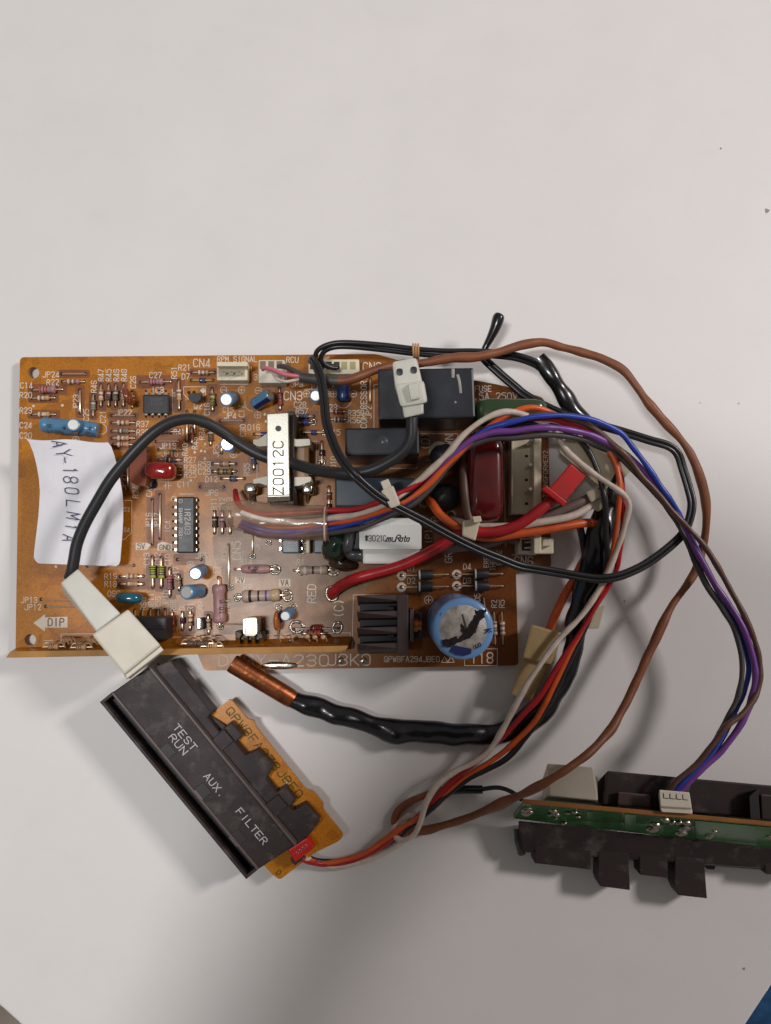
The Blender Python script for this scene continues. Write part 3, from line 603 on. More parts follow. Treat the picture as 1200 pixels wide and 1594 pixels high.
mk('solder_pad', *disc(702, 802, 8, ZB+.4, 20, 5), M('dull_tin', (168, 160, 140), .4, .7), board, smooth=0)
mk('dipped_capacitor', *blob(Cw(524, 848, ZB+36), .2, .28, .34, 20, .8, wob=.05), dgreen_cap, board)
mk('resin_blob', *blob(Cw(533, 878, ZB+14), .2, .11, .16, 15, .9, wob=.12), resin, board)
o = mk('adhesive_blob', *join(blob(Cw(543, 842, ZB+56), .085, .2, .2, 10, .7), blob(Cw(552, 864, ZB+50), .16, .09, .12, 20, .9, wob=.15), *[tube([Cw(558, 864, ZB+52), Cw(566+random.uniform(-4, 4), 862+dy, ZB+54), Cw(570+random.uniform(-3, 4), 862+dy*1.35, ZB+52)], [.05, .025, .005], 6) for dy in (-8, -4, 0, 5, 12)]), goo, board)
mk('insulator_tube', *pp(rect(545, 822, 561, 856), ZB+60, ZB, .03), blk, board)
# relays
def relay(name, pts, h, m, extra=()):
    o = mk(name, *pp(pts, ZB+h, ZB+1, .03), m, board); return o
r1 = relay('relay', [(588, 574), (737, 572), (740, 650), (589, 653)], 96, relay_m)
mk('relay_slot', *tube([V(705, 574, ZB+96.4), V(705, 588, ZB+96.6)], .022, 8, .3), M('scuffed_plastic', (150, 146, 142), .4), r1)
mk('relay_slot', *tube(smoothpath([V(712, 583, ZB+96.4), V(715, 594, ZB+96.6), V(717, 612, ZB+96.4)], 4), .02, 8, .3), M('scuffed_plastic', (150, 146, 142), .4), r1)
mk('relay_slot', *disc(709, 626, 2.2, ZB+96.6, 4), M('scuffed_plastic', (150, 146, 142), .4), r1, smooth=0)
r2 = relay('relay', [(537, 666), (652, 665), (653, 708), (537, 709)], 92, relay_m)
pr = Print(); pr.ring(597, 687, 7.6, ZB+92.5, 2.4); pr.ring(597, 687, 2.4, ZB+92.5, 1.2); pr.build('vent_boss', M('relay_boss', (66, 70, 74), .35), r2)
mk('boss', *blob(V(597, 687, ZB+92), .06, .06, .02), M('relay_boss', (66, 70, 74), .35), r2)
r3 = relay('relay', [(521, 743), (646, 744), (646, 789), (521, 789)], 66, relay_b)
o = mk('noise_filter', *pp(rect(564, 806, 654, 878), ZB+58, ZB, .04), mur, board)
mk('raised_top', *pp(rnd(rect(559, 817, 656, 855), 3), ZB+70, ZB+30, .03), mur, o)
pr = Print(); zt = ZB+70.4
pr.text('302', 582, 838, 9, 0, zt, wd=.95, width=17); pr.text('1C', 596, 838, 9, 0, zt, wd=.95, width=8); pr.text('mu', 608, 838.5, 9, 0, zt, wd=1.6, width=14, slant=.3); pr.text('R', 618.5, 837.5, 9, 0, zt, wd=1.7, width=6, slant=.3); pr.text('ata', 629, 838.5, 8.4, 0, zt, wd=1.5, width=14, slant=.3)
pr.poly([(567, 836), (570.5, 832.5), (574, 836), (572.3, 836), (572.3, 842), (568.7, 842), (568.7, 836)], zt)
pr.build('case_lettering', ink_dark, o)
# heatsink: back plate and horizontal fins
hs = mk('heatsink', *pp(rect(618, 926, 636, 1019), ZB+72, ZB, .02), fin_m, board)
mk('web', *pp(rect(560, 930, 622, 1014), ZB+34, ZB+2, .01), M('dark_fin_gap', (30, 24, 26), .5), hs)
for i in range(4):
    y = 928+i*25
    mk('fin', *hexa([(557, y, ZB+10), (620, y-1, ZB+10), (620, y+14, ZB+10), (557, y+15, ZB+10)], [(555, y-1, ZB+66), (622, y-3, ZB+70), (622, y+8, ZB+70), (558, y+10, ZB+58)], .014), fin_m, hs)
for y in (944, 985): mk('notch', *pp(rect(604, y, 614, y+8), ZB+50, ZB+30, .01), panel_d, hs)
o = mk('power_transistor', *pp(rect(638, 948, 644, 999), ZB+64, ZB+4, .01), M('grey_tab', (92, 80, 76), .4, .6), board)
mk('screw', *tube([V(644, 972, ZB+44), V(650, 972, ZB+44), V(650.1, 972, ZB+44), V(656, 972, ZB+44), V(657, 972, ZB+44)], [.11, .11, .085, .085, .04], 12), copper, o)
mk('body', *pp(rect(644, 952, 658, 996), ZB+34, ZB+4, .02), blk, o)
# audio transformer with its steel bracket
t = mk('bobbin', *hexa([(418, 680, ZB), (482, 682, ZB), (482, 760, ZB), (418, 760, ZB)], [(418, 682, ZB+44), (482, 684, ZB+44), (482, 758, ZB+44), (418, 758, ZB+44)], .08), amber_b, board)
for pts in ([(394, 684), (402, 684), (416, 674), (416, 694), (402, 695), (394, 691)], [(450, 674), (460, 684), (482, 683), (483, 693), (466, 695), (450, 694)], [(394, 746), (416, 741), (416, 756), (404, 752), (394, 753)], [(450, 743), (484, 742), (484, 749), (466, 756), (452, 757)]):
    mk('flange', *pp(rnd(pts, 2), ZB+60, ZB+10, .02), nylon, t)
mk('core', *pp(rect(446, 640, 458, 786), ZB+62, ZB, .02), M('ferrite', (66, 56, 50), .5), t)
mk('core', *pp(rect(420, 770, 450, 787), ZB+52, ZB, .02), M('ferrite', (66, 56, 50), .5), t)
bk = mk('steel_bracket', *hexa([(415, 646, ZB+80), (450, 644, ZB+80), (452, 780, ZB+78), (416, 782, ZB+78)], [(415, 644, ZB+88), (449, 642, ZB+88), (451, 770, ZB+86), (416, 771, ZB+86)], .012), steel, t)
mk('bracket_bend', *hexa([(416, 783, ZB+50), (451, 781, ZB+50), (451, 779, ZB+50), (416, 781, ZB+50)], [(416, 774, ZB+85), (451, 773, ZB+85), (451, 769, ZB+85), (416, 770, ZB+85)], .008), steel, bk)
pr = Print(); pr.text('Z0012C', 432.5, 728, 15.5, 90, ZB+88.6, wd=1.7, width=82); pr.disc(433, 667, 4.6, ZB+88.5, 16); pr.build('stamped_lettering', M('stamp_ink', (62, 58, 54), .5), bk)
for x, y in ((386+5, 761), (479, 762)):
    mk('lug', *blob(V(x, y, ZB+26), .1, .085, .1, 0, .6), tin, t); mk('lug_pin', *tube([V(x-2, y+2, ZB+32), V(x-1, y+16, ZB+8), V(x, y+20, ZB)], .022, 8), tin, t)
for x, y in ((474, 676), (393, 764)): mk('lug_pin', *tube([V(x, y-4, ZB), V(x+1, y+6, ZB+20)], .02, 8), tin, t)
# connectors
c = mk('signal_connector', *pp(rect(337, 564, 385, 592), ZB+22, ZB, .02), nylon_y, board)
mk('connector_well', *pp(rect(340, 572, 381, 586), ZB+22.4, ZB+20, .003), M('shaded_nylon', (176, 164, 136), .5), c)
mk('wall', *pp(rect(337, 563, 385, 570), ZB+40, ZB+21, .015), nylon_y, c)
for x in (348.5, 360, 372): mk('pin', *tube([V(x+3, 584, ZB+20), V(x, 579, ZB+36)], .018, 8), tin, c)
c = mk('remote_connector', *pp(rect(402, 560, 443, 596), ZB+28, ZB, .02), nylon, board)
for x in (409, 422, 435): mk('terminal_window', *pp(rect(x-4.5, 562, x+4.5, 574), ZB+28.5, ZB+24, .003), M('terminal_brown', (132, 106, 84), .5), c)
mk('lower_lip', *pp(rect(404, 588, 445, 598), ZB+14, ZB, .01), M('aged_nylon', (150, 138, 120), .5), c)
for x in (415, 427, 439): mk('pin', *pp([(x-3, 598), (x, 593), (x+3, 598)], ZB+16, ZB+12, .002), nylon, c)
c = mk('sensor_connector', *pp(rect(480, 559, 559, 582), ZB+30, ZB, .02), nylon_y, board)
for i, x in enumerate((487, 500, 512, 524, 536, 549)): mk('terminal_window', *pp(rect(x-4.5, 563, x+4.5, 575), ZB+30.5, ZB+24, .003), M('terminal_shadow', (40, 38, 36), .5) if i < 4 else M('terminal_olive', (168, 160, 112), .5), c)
c = mk('transformer_connector', *pp(rect(796, 684, 836, 800), ZB+22, ZB, .02), nylon_y, board)
mk('wall', *pp(rect(831, 682, 843, 862), ZB+56, ZB, .02), nylon_y, c)
mk('wall', *pp(rect(796, 682, 799, 800), ZB+30, ZB, .01), nylon_y, c)
for y in (688, 724, 762): mk('pin', *tube([V(818, y+6, ZB+20), V(826, y-1, ZB+52)], .03, 4), tin, c)
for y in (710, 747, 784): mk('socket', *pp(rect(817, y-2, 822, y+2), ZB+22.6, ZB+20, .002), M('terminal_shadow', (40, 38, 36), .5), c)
mk('end_block', *pp([(806, 838), (846, 836), (862, 838), (862, 862), (806, 862)], ZB+30, ZB, .02), nylon_y, c)
mk('terminal_well', *pp(rect(812, 840, 829, 857), ZB+30.6, ZB+26, .003), M('terminal_red', (86, 44, 30), .5), c)
for y in (844, 852): mk('contact', *tube([V(816, y, ZB+32), V(828, y, ZB+32)], .022, 8), tin, c)
mk('latch', *pp(rect(845, 839, 858, 850), ZB+40, ZB+28, .01), nylon, c)
mk('edge_lead', *tube([V(505, 560, ZB+8), V(512, 556, ZB+2)], .02, 6), lead_m, board)

# riser board standing along the lower edge
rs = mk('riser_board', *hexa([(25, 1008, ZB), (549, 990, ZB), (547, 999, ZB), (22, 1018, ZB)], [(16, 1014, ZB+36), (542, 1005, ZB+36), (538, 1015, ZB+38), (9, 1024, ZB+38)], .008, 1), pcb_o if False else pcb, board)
mk('riser_edge', *hexa([(16, 1014.3, ZB+35), (542, 1005.3, ZB+35), (538, 1014.7, ZB+37), (10, 1023.6, ZB+37)], [(17, 1014, ZB+36.6), (541.5, 1005, ZB+36.6), (538, 1015, ZB+38.6), (10, 1024, ZB+38.6)], .004, 1), M('riser_edge_laminate', (178, 128, 62), .5, bump=.2, var=.15, vs=2), rs)
for x, y, rr_ in ((84, 1001, tan_r), (127, 1002, tan_r), (330, 1000, tan_r), (316, 996, dark_r), (299, 996, dark_r)):
    z = ZB+30
    two_lead('resistor', x-17, y+6, x+17, y+5, 16, 5, rr_, B5(b_, k, b_) if rr_ is tan_r else (), z=z, par=rs)
    for s_ in (-1, 1): mk('lead', *tube(smoothpath([V(x+s_*8, y, z), V(x+s_*13, y, z+1), V(x+s_*18, y+7, z)], 4), .010, 6), lead_m, rs)
for x in (97, 103, 109, 115, 140, 146, 290, 312, 336, 433, 452, 478, 490, 505):
    y0 = 1000-(x-25)*.012
    mk('lead', *tube(smoothpath([V(x-6, y0-6, ZB+12), V(x, y0-5, ZB+22), V(x+4, y0+4, ZB+31)], 3), .011, 6), lead_m, rs)
for x, y in ((478, 991), (490, 992), (503, 992), (452, 997)): mk('solder_joint', *blob(V(x, y, ZB+24), .04, .035, .03), solder if x == 452 else tan_r, rs)
two_lead('resistor', 470, 986, 506, 986, 22, 6, red_r, B5(k, b_, k), z=ZB+12)

holes.build('drill_holes', hole_m, board, True)
o = sk.build('silkscreen_lettering', silk, board)
pr = Print(); pr.text('10', 345, 950, 7, 90, ZB+22, wd=1, width=10); pr.text('0', 346, 936, 7, 90, ZB+21.5, wd=1); pr.text('K 20', 394, 884, 5, 0, ZB+16.6, wd=.8); pr.text('OR', 395, 888.5, 5, 0, ZB+16.2, wd=.8)
pr.build('resistor_lettering', ink_dark, board)

# ------------------------------------------------------------------ paper note
rows = [(683, 41, 168, 62, 50), (690, 46, 173, 56, 50), (705, 52, 178, 50, 48), (725, 57, 183, 46, 46), (745, 60.5, 187, 45, 45), (765, 62, 190, 45, 46), (785, 61, 191.5, 45, 47), (805, 59.5, 191.5, 45, 48), (830, 56.5, 190, 45, 48), (855, 53.5, 188, 45, 48), (868, 52.5, 187, 45, 48), (874, 56, 185, 45, 48), (877, 60, 180, 45, 48)]
nx = 16; vs = []; fs = []
def paper_z(f, y): return 45.5+3.2*math.sin(f*5.2+.6)*(1-abs(y-780)/260)+8*math.exp(-((f-.86)/.07)**2)*min(1, max(0, (y-690)/60))+(max(0, 720-y)*.35*(1-f))
for y, x0, x1, *_ in rows:
    for i in range(nx+1):
        f = i/nx; vs.append(V(x0+(x1-x0)*f, y+(4.5*f if y > 800 else 5*f*(800-y)/117)+1.6*math.sin(f*9)*(y < 700), paper_z(f, y)))
for j in range(len(rows)-1):
    for i in range(nx): fs.append((j*(nx+1)+i, j*(nx+1)+i+1, (j+1)*(nx+1)+i+1, (j+1)*(nx+1)+i))
n0 = len(vs); vs += [v+Vector((0, 0, -.012)) for v in vs]; m_ = nx+1; fs += [tuple(i+n0 for i in q) for q in fs]
bd = [i for i in range(m_)]+[j*m_+nx for j in range(1, len(rows))]+[(len(rows)-1)*m_+i for i in range(nx-1, -1, -1)]+[j*m_ for j in range(len(rows)-2, 0, -1)]
fs += [(bd[i], bd[(i+1) % len(bd)], bd[(i+1) % len(bd)]+n0, bd[i]+n0) for i in range(len(bd))]
note = tag(mk('paper_note', vs, fs, paper, smooth=60), 'white paper note with handwritten letters and digits, lying on the left of the amber board', 'note')
pr = Print()
for ch, x, y, h, r in (('A', 92, 690, 20, -80), ('Y', 97, 703, 22, -76), ('-', 101, 715, 16, -84), ('1', 108, 731, 20, -84), ('8', 110, 746, 21, -86), ('0', 111, 762, 20, -88), ('L', 114, 784, 20, -90), ('M', 113, 801, 20, -92), ('1', 112, 819, 17, -92), ('A', 108, 836, 20, -94)):
    f = (x-56)/134; pr.text(ch, x, y, h, r, paper_z(f, y)+2.3, wd=1.5, asp=.5, jit=1.3, slant=.14)
hw = pr.build('handwriting', ink_pen); adopt(hw, note)

# ------------------------------------------------------------------ cables
def cable(name, pts, r, m, parent=None, n=10, flat=1.0, k=6, rads=None, wr=0.0, ws=2.5):
    P = smoothpath([V(*p) for p in pts], k)
    if rads:
        m_ = len(pts)-1; rad = []
        for i in range(len(P)):
            u = i/k; j = min(int(u), m_-1); f = u-j; rad.append((rads[j]*(1-f)+rads[j+1]*f)/100)
    else: rad = r/100
    vs, fs = tube(P, rad, n, flat)
    if wr:
        vs = [v+(v-P[i//n]).normalized()*wr*noise.noise(v*ws) for i, v in enumerate(vs)]
    return mk(name, vs, fs, m, parent, smooth=60)
HG = 'wires of the loose harness'
# thick black lead with nylon plugs
pc = thing('power_lead', 'thick black rubber lead arching over the board between a white plug and a translucent connector', 'cable', V(300, 660, ZB))
cable('cable_jacket', [(108, 900, 92), (112, 888, 96), (115, 872, 99), (120, 846, 103), (132, 816, 108), (152, 780, 114), (172, 747, 120), (198, 715, 124), (225, 686, 124), (248, 667, 122), (270, 656, 118), (296, 652, 112), (320, 658, 106), (344, 671, 98), (364, 685, 92), (390, 701, 88), (414, 712, 86), (436, 717, 86), (457, 722, 90), (480, 729, 104), (503, 734, 122), (523, 736, 134), (550, 737, 142), (580, 731, 148), (610, 716, 152), (631, 699, 154), (640, 680, 155), (641, 660, 157), (641, 640, 158)], 8.1, blk_rub, pc, 16, k=8)
mk('plug_collar', *hexa([(96, 921, 70), (124, 893, 70), (190, 966, 70), (152, 985, 70)], [(94, 907, 112), (121, 885, 112), (188, 955, 112), (150, 984, 112)], .025), nylon_c, pc)
mk('plug_body', *hexa([(148, 990, 66), (204, 952, 66), (254, 1016, 66), (202, 1058, 66)], [(143, 988, 124), (199, 948, 124), (250, 1004, 122), (193, 1050, 122)], .03), nylon, pc)
mk('plug_lip', *hexa([(192, 1050, 62), (248, 1005, 62), (255, 1014, 62), (197, 1058, 62)], [(194, 1048, 112), (248, 1003, 112), (255, 1012, 112), (197, 1057, 112)], .015), nylon, pc)
cn = mk('connector_shell', *hexa([(611, 566, 134), (650, 560, 134), (660, 612, 134), (618, 618, 134)], [(610, 563, 170), (648, 556, 170), (659, 600, 170), (615, 608, 170)], .05), nylon_c, pc)
mk('connector_collar', *hexa([(617, 600, 132), (660, 594, 132), (665, 628, 132), (623, 632, 132)], [(614, 598, 178), (660, 592, 178), (666, 627, 178), (623, 634, 178)], .05), nylon_c, pc)
mk('connector_neck', *hexa([(626, 628, 140), (659, 624, 140), (660, 646, 140), (628, 650, 140)], [(625, 628, 172), (659, 624, 172), (659, 644, 172), (629, 651, 172)], .03), nylon_c, pc)
mk('latch', *hexa([(634, 598, 176), (650, 595, 176), (655, 622, 176), (639, 625, 176)], [(635, 599, 186), (649, 596, 186), (653, 620, 184), (640, 623, 184)], .02), nylon_c, cn)
for x, y in ((622, 579), (644, 576)): mk('terminal', *blob(V(x, y, 170.5), .045, .05, .01, 0, .7, 12, 6), blk, cn)
# brown cable
bc = thing('brown_cable', 'long brown sheathed cable sweeping from the board edge round to the green receiver board', 'cable', V(1000, 800, 0))
cable('sheath', [(520, 593, 88), (540, 592, 90), (560, 586, 94), (582, 577, 98), (605, 570, 100), (630, 566, 104), (655, 565, 108), (685, 560, 108), (715, 557, 106), (745, 555, 102), (770, 550, 97), (800, 541, 92), (828, 534, 88), (852, 534, 85), (876, 541, 83), (905, 548, 82), (937, 559, 82), (969, 576, 82), (991, 601, 82), (1013, 632, 82), (1038, 660, 80), (1061, 686, 78), (1080, 717, 75), (1092, 752, 70), (1099, 787, 64), (1099, 820, 58), (1094, 850, 52), (1086, 880, 52), (1070, 910, 56), (1046, 942, 60), (1025, 984, 64), (1010, 1017, 67), (997, 1047, 70), (976, 1092, 76), (948, 1139, 90), (913, 1175, 112), (867, 1207, 124), (822, 1232, 112), (780, 1251, 70), (740, 1268, 36), (704, 1281, 20), (673, 1290, 14), (648, 1293, 10), (628, 1292, 9), (615, 1283, 9), (617, 1268, 9), (630, 1254, 10), (652, 1242, 12), (680, 1233, 14), (706, 1229, 16)], 6.4, brown_pvc, bc, 14, wr=.022, ws=3.5,
      rads=[6.2+0.7*math.sin(i*1.7) for i in range(50)])
cable('grey_sleeve', [(468, 587, 80), (490, 590, 84), (510, 592, 87), (526, 593, 88.5)], 7.4, grey_slv, bc, 14)
cable('dark_sleeve', [(700, 1230, 15.5), (725, 1229, 18), (751, 1229, 20)], 6.4, blk_shr, bc, 12)
cable('shield_wire', [(748, 1229, 20), (770, 1226, 26), (785, 1228, 32), (800, 1235, 40), (812, 1245, 50)], 3.4, blk_wire, bc, 8)
cable('pink_wire', [(409, 575, 62), (413, 573, 68), (425, 576, 76), (445, 583, 80), (472, 586, 81)], 3.3, pink_w, bc, 8)
cable('white_core', [(422, 575, 60), (424, 580, 68), (432, 590, 74), (444, 594, 78), (458, 592, 80), (472, 589, 80)], 2.4, white_w, bc, 8)
cable('dark_core', [(434, 570, 62), (440, 570, 70), (450, 573, 76), (462, 580, 80), (474, 587, 82)], 4, grey_slv, bc, 8)
# pipe sensor: twin black lead, heatshrink sleeve, copper tube
ps = thing('pipe_sensor', 'copper tipped sensor probe on a long black shrink sleeve and twin black lead', 'sensor', V(640, 1140, 0))
for i, pts in enumerate(([(522, 570, 66), (505, 569, 72), (492, 560, 80), (494, 546, 90), (512, 536, 96), (540, 533, 98), (597, 537, 96), (647, 543, 92), (692, 546, 86), (739, 546, 80), (786, 549, 74), (812, 554, 70), (836, 563, 66), (850, 575, 60)],
                         [(524, 573, 64), (512, 571, 70), (500, 562, 78), (503, 549, 86), (518, 541, 92), (545, 540, 93), (597, 545, 90), (647, 551, 86), (692, 554, 80), (739, 553, 75), (784, 556, 69), (808, 560, 65), (832, 569, 60), (846, 580, 56)])):
    cable('lead_core', pts, 3.7, blk_wire, ps)
for i in range(3): cable('tie_thread', [(643+i*4, 535.5, 92), (643+i*4, 540+i, 101), (644+i*3.6, 553, 96), (645+i*3, 558, 86)], 1.5, M('waxed_thread', (196, 146, 96), .6), ps, 6, k=3)
cable('shrink_sleeve', [(838, 556, 62), (852, 575, 60), (868, 600, 56), (892, 633, 50), (912, 665, 44), (935, 700, 36), (952, 735, 34), (952, 768, 40), (944, 795, 50), (935, 830, 56), (926, 865, 54), (917, 900, 46), (906, 935, 40), (897, 968, 36), (893, 1000, 34), (884, 1035, 30), (866, 1074, 27), (836, 1110, 24), (803, 1134, 22), (770, 1141, 22), (735, 1143, 22), (690, 1142, 21), (640, 1140, 22), (600, 1136, 22), (565, 1124, 22), (530, 1112, 22), (500, 1104, 22), (476, 1096, 22), (446, 1084, 22)], 15, blk_shr, ps, 24, .8, 10, wr=.05, ws=3.2,
      rads=[11, 12.5, 12.5, 12.5, 13, 14, 15, 16, 18, 19.5, 20, 19, 17, 15.5, 14, 15, 18, 19, 17, 15.5, 16.5, 17.2, 16.5, 17, 15, 14.5, 14.5, 15, 14.5])
P = [V(456, 1089, 26), V(448, 1084, 27), V(364, 1034, 42), V(361, 1032, 42.5), V(361.2, 1032.1, 42.4), V(368, 1036, 41)]
mk('copper_tip', *tube(P, [.13, .14, .14, .135, .12, .118], 24), copper, ps, smooth=40)
# room thermistor: black bead and twin lead
rt = thing('room_sensor', 'black teardrop sensor bead on a twin black lead looping across the board', 'sensor', V(770, 520, 0))
vs, fs = tube(smoothpath([V(778, 488.5, 60), V(777, 491, 60), V(775, 498, 60), V(771, 510, 58), V(764, 525, 54), V(757, 538, 50), V(752, 548, 48)], 4), [x/100 for x in (2, 4, 6, 7, 7.8, 8.4, 8.9, 9, 9, 8.9, 8.7, 8.4, 8, 7.6, 7.2, 6.8, 6.4, 6, 5.7, 5.4, 5.1, 5, 4.9, 4.8, 4.7)], 16)
mk('bead', vs, fs, blk_shr, rt)
LB = [(753, 546, 48), (752, 556, 47), (774, 578, 46), (802, 602, 46), (818, 615, 48), (850, 633, 56), (885, 648, 66), (930, 661, 74), (972, 673, 78), (1010, 685, 78), (1040, 694, 76), (1055, 707, 74), (1063, 730, 72), (1072, 760, 72), (1077, 785, 74), (1072, 812, 76), (1060, 834, 78), (1035, 857, 82), (1004, 879, 86), (972, 894, 90), (947, 900, 92), (920, 900, 92), (867, 891, 94), (830, 885, 98), (808, 881, 102), (780, 870, 108), (750, 858, 114), (720, 844, 120), (690, 828, 126), (660, 811, 132), (627, 794, 140), (597, 778, 148), (573, 760, 154), (550, 738, 160), (530, 713, 152), (518, 688, 140), (508, 657, 128), (505, 630, 120), (502, 606, 114), (498, 584, 108), (491, 567, 98), (484, 558, 84), (486, 563, 70)]
for sg in (-1, 1):
    pts = []
    for i, (x, y, z) in enumerate(LB):
        a, b = LB[max(0, i-1)], LB[min(len(LB)-1, i+1)]; d = Vector((b[0]-a[0], b[1]-a[1])).normalized(); o_ = 3.3*sg
        pts.append((x-d.y*o_, y+d.x*o_, z+sg*1.2))
    cable('lead_core', pts, 3.6, blk_wire, rt)
# harness to the switch panel
end = (476, 1333, 26)
def wire(label, pts, m, r=4.1, group=HG, name='wire', n=10):
    return tag(cable(name, pts, r, m, None, n, wr=.014, ws=4), label, 'wire', group)
wire('thin red harness wire coming down beside the white wire to the switch panel plug', [(366, 764, 44), (368, 776, 62), (376, 790, 76), (400, 800, 84), (440, 799, 88), (480, 797, 90), (520, 794, 94), (550, 793, 104), (580, 785, 122), (600, 777, 130), (625, 766, 134), (645, 756, 134), (690, 718, 134), (735, 684, 134), (790, 657, 132), (850, 652, 124), (893, 663, 110), (930, 678, 96), (953, 703, 90), (966, 740, 88), (970, 780, 88), (969, 815, 84), (965, 855, 78), (959, 888, 72), (947, 912, 68), (931, 937, 66), (912, 970, 64), (898, 992, 62), (880, 1018, 60), (862, 1047, 58), (843, 1080, 56), (820, 1106, 52), (792, 1137, 46), (760, 1168, 38), (729, 1196, 32), (697, 1222, 28), (669, 1253, 30), (645, 1277, 28), (610, 1306, 20), (575, 1328, 14), (535, 1342, 12), (500, 1345, 14), (468, 1336, 30)], red_w)
wire('black wire of the harness crossing the translucent spade sleeve, ending at the panel plug', [(400, 806, 80), (440, 806, 84), (480, 804, 86), (520, 801, 90), (560, 797, 104), (600, 786, 124), (640, 765, 128), (690, 725, 128), (735, 690, 128), (790, 663, 126), (840, 660, 118), (875, 667, 108), (900, 684, 100), (917, 704, 96), (928, 726, 96), (936, 752, 96), (941, 775, 96), (943, 800, 92), (943, 830, 86), (946, 860, 78), (944, 895, 66), (930, 930, 60), (912, 975, 56), (890, 1022, 54), (870, 1065, 52), (850, 1102, 50), (818, 1148, 44), (785, 1183, 38), (732, 1211, 32), (697, 1236, 28), (666, 1264, 34), (638, 1288, 28), (610, 1309, 18), (575, 1327, 12), (540, 1339, 10), (498, 1341, 12), (470, 1332, 28)], blk_wire)
wire('orange harness wire bowing down past the white wire to the switch panel plug', [(400, 820, 74), (440, 822, 78), (480, 819, 82), (520, 814, 90), (565, 806, 108), (602, 793, 126), (625, 784, 132), (647, 770, 136), (670, 751, 138), (690, 730, 138), (707, 713, 136), (730, 690, 134), (762, 664, 134), (792, 645, 134), (817, 636, 132), (840, 636, 128), (868, 648, 118), (893, 664, 108), (920, 682, 100), (943, 697, 98), (957, 718, 98), (963, 742, 100), (965, 765, 100), (963, 790, 96), (960, 815, 90), (956, 845, 82), (948, 880, 74), (936, 920, 66), (914, 965, 60), (890, 1010, 58), (868, 1055, 56), (845, 1102, 52), (829, 1127, 48), (797, 1159, 42), (765, 1184, 36), (725, 1210, 30), (690, 1240, 28), (652, 1273, 34), (624, 1289, 26), (596, 1309, 18), (568, 1328, 14), (530, 1340, 12), (498, 1344, 14), (472, 1335, 28)], orange_w)
wire('dirty white wire looped round the wire bundle near the switch panel plug', [(375, 798, 92), (400, 806, 94), (440, 812, 92), (480, 812, 88), (520, 806, 94), (560, 800, 110), (610, 780, 128), (650, 750, 134), (684, 719, 142), (700, 703, 142), (715, 684, 142), (733, 667, 140), (753, 653, 140), (773, 644, 140), (795, 641, 138), (820, 647, 130), (842, 657, 120), (862, 668, 110), (872, 687, 104), (883, 702, 102), (900, 718, 102), (917, 732, 102), (935, 745, 102), (958, 760, 104), (973, 772, 102), (979, 785, 98), (976, 803, 94), (969, 830, 88), (963, 848, 84), (955, 870, 80), (946, 892, 78), (934, 915, 76), (919, 939, 74), (902, 962, 72), (879, 985, 70), (857, 1011, 68), (837, 1040, 66), (818, 1069, 62), (800, 1102, 56), (782, 1137, 50), (760, 1170, 44), (735, 1188, 40), (708, 1201, 40), (680, 1222, 44), (663, 1250, 44), (655, 1278, 40), (643, 1300, 36), (627, 1308, 30), (616, 1302, 22), (614, 1290, 14), (622, 1279, 10), (640, 1268, 12), (652, 1275, 8), (640, 1298, 8), (610, 1320, 8), (582, 1334, 9), (547, 1344, 10), (515, 1348, 11), (491, 1343, 14), (474, 1334, 28)], white_w, 4.4)
# harness to the receiver
wire('blue wire arcing over the other harness wires to the receiver connector', [(376, 812, 80), (400, 822, 84), (430, 828, 82), (470, 826, 80), (520, 822, 86), (580, 806, 112), (630, 784, 126), (657, 768, 130), (680, 745, 130), (710, 705, 130), (735, 682, 132), (760, 667, 138), (780, 661, 142), (800, 656, 144), (825, 650, 142), (852, 647, 138), (883, 647, 132), (917, 652, 124), (942, 661, 118), (967, 675, 112), (985, 696, 108), (1010, 730, 104), (1029, 758, 102), (1048, 785, 98), (1063, 812, 88), (1080, 845, 82), (1104, 895, 82), (1132, 945, 84), (1155, 995, 86), (1165, 1033, 88), (1161, 1066, 90), (1145, 1106, 92), (1126, 1145, 96), (1105, 1178, 102), (1070, 1210, 104), (1050, 1232, 100)], blue_w)
wire('purple wire bowing out farthest right before dropping to the receiver connector', [(372, 818, 74), (400, 828, 78), (430, 832, 76), (470, 829, 78), (520, 808, 92), (570, 800, 108), (620, 788, 124), (660, 760, 130), (690, 725, 134), (709, 705, 136), (733, 685, 138), (753, 677, 138), (773, 672, 140), (800, 671, 140), (833, 666, 138), (867, 666, 132), (900, 672, 124), (925, 679, 116), (950, 692, 108), (972, 706, 100), (991, 721, 96), (1010, 744, 94), (1029, 769, 92), (1054, 802, 94), (1070, 829, 94), (1084, 858, 92), (1099, 885, 92), (1115, 912, 92), (1137, 944, 94), (1158, 981, 96), (1171, 1020, 98), (1176, 1054, 100), (1168, 1095, 102), (1151, 1131, 104), (1123, 1169, 104), (1088, 1200, 104), (1058, 1233, 100)], purple_w, 4.6)
wire('thin brown wire twisting round the purple one on its way to the receiver connector', [(520, 816, 82), (580, 803, 106), (640, 774, 124), (690, 735, 126), (720, 702, 128), (760, 675, 128), (800, 656, 130), (845, 644, 130), (883, 651, 124), (908, 658, 116), (933, 673, 112), (950, 688, 112), (967, 703, 112), (984, 721, 108), (1000, 743, 104), (1018, 761, 102), (1048, 797, 102), (1080, 831, 100), (1105, 862, 98), (1130, 906, 96), (1157, 956, 96), (1175, 998, 98), (1183, 1040, 100), (1178, 1078, 104), (1157, 1110, 112), (1130, 1131, 116), (1109, 1159, 114), (1084, 1190, 110), (1055, 1214, 108), (1041, 1233, 100)], brown_w)
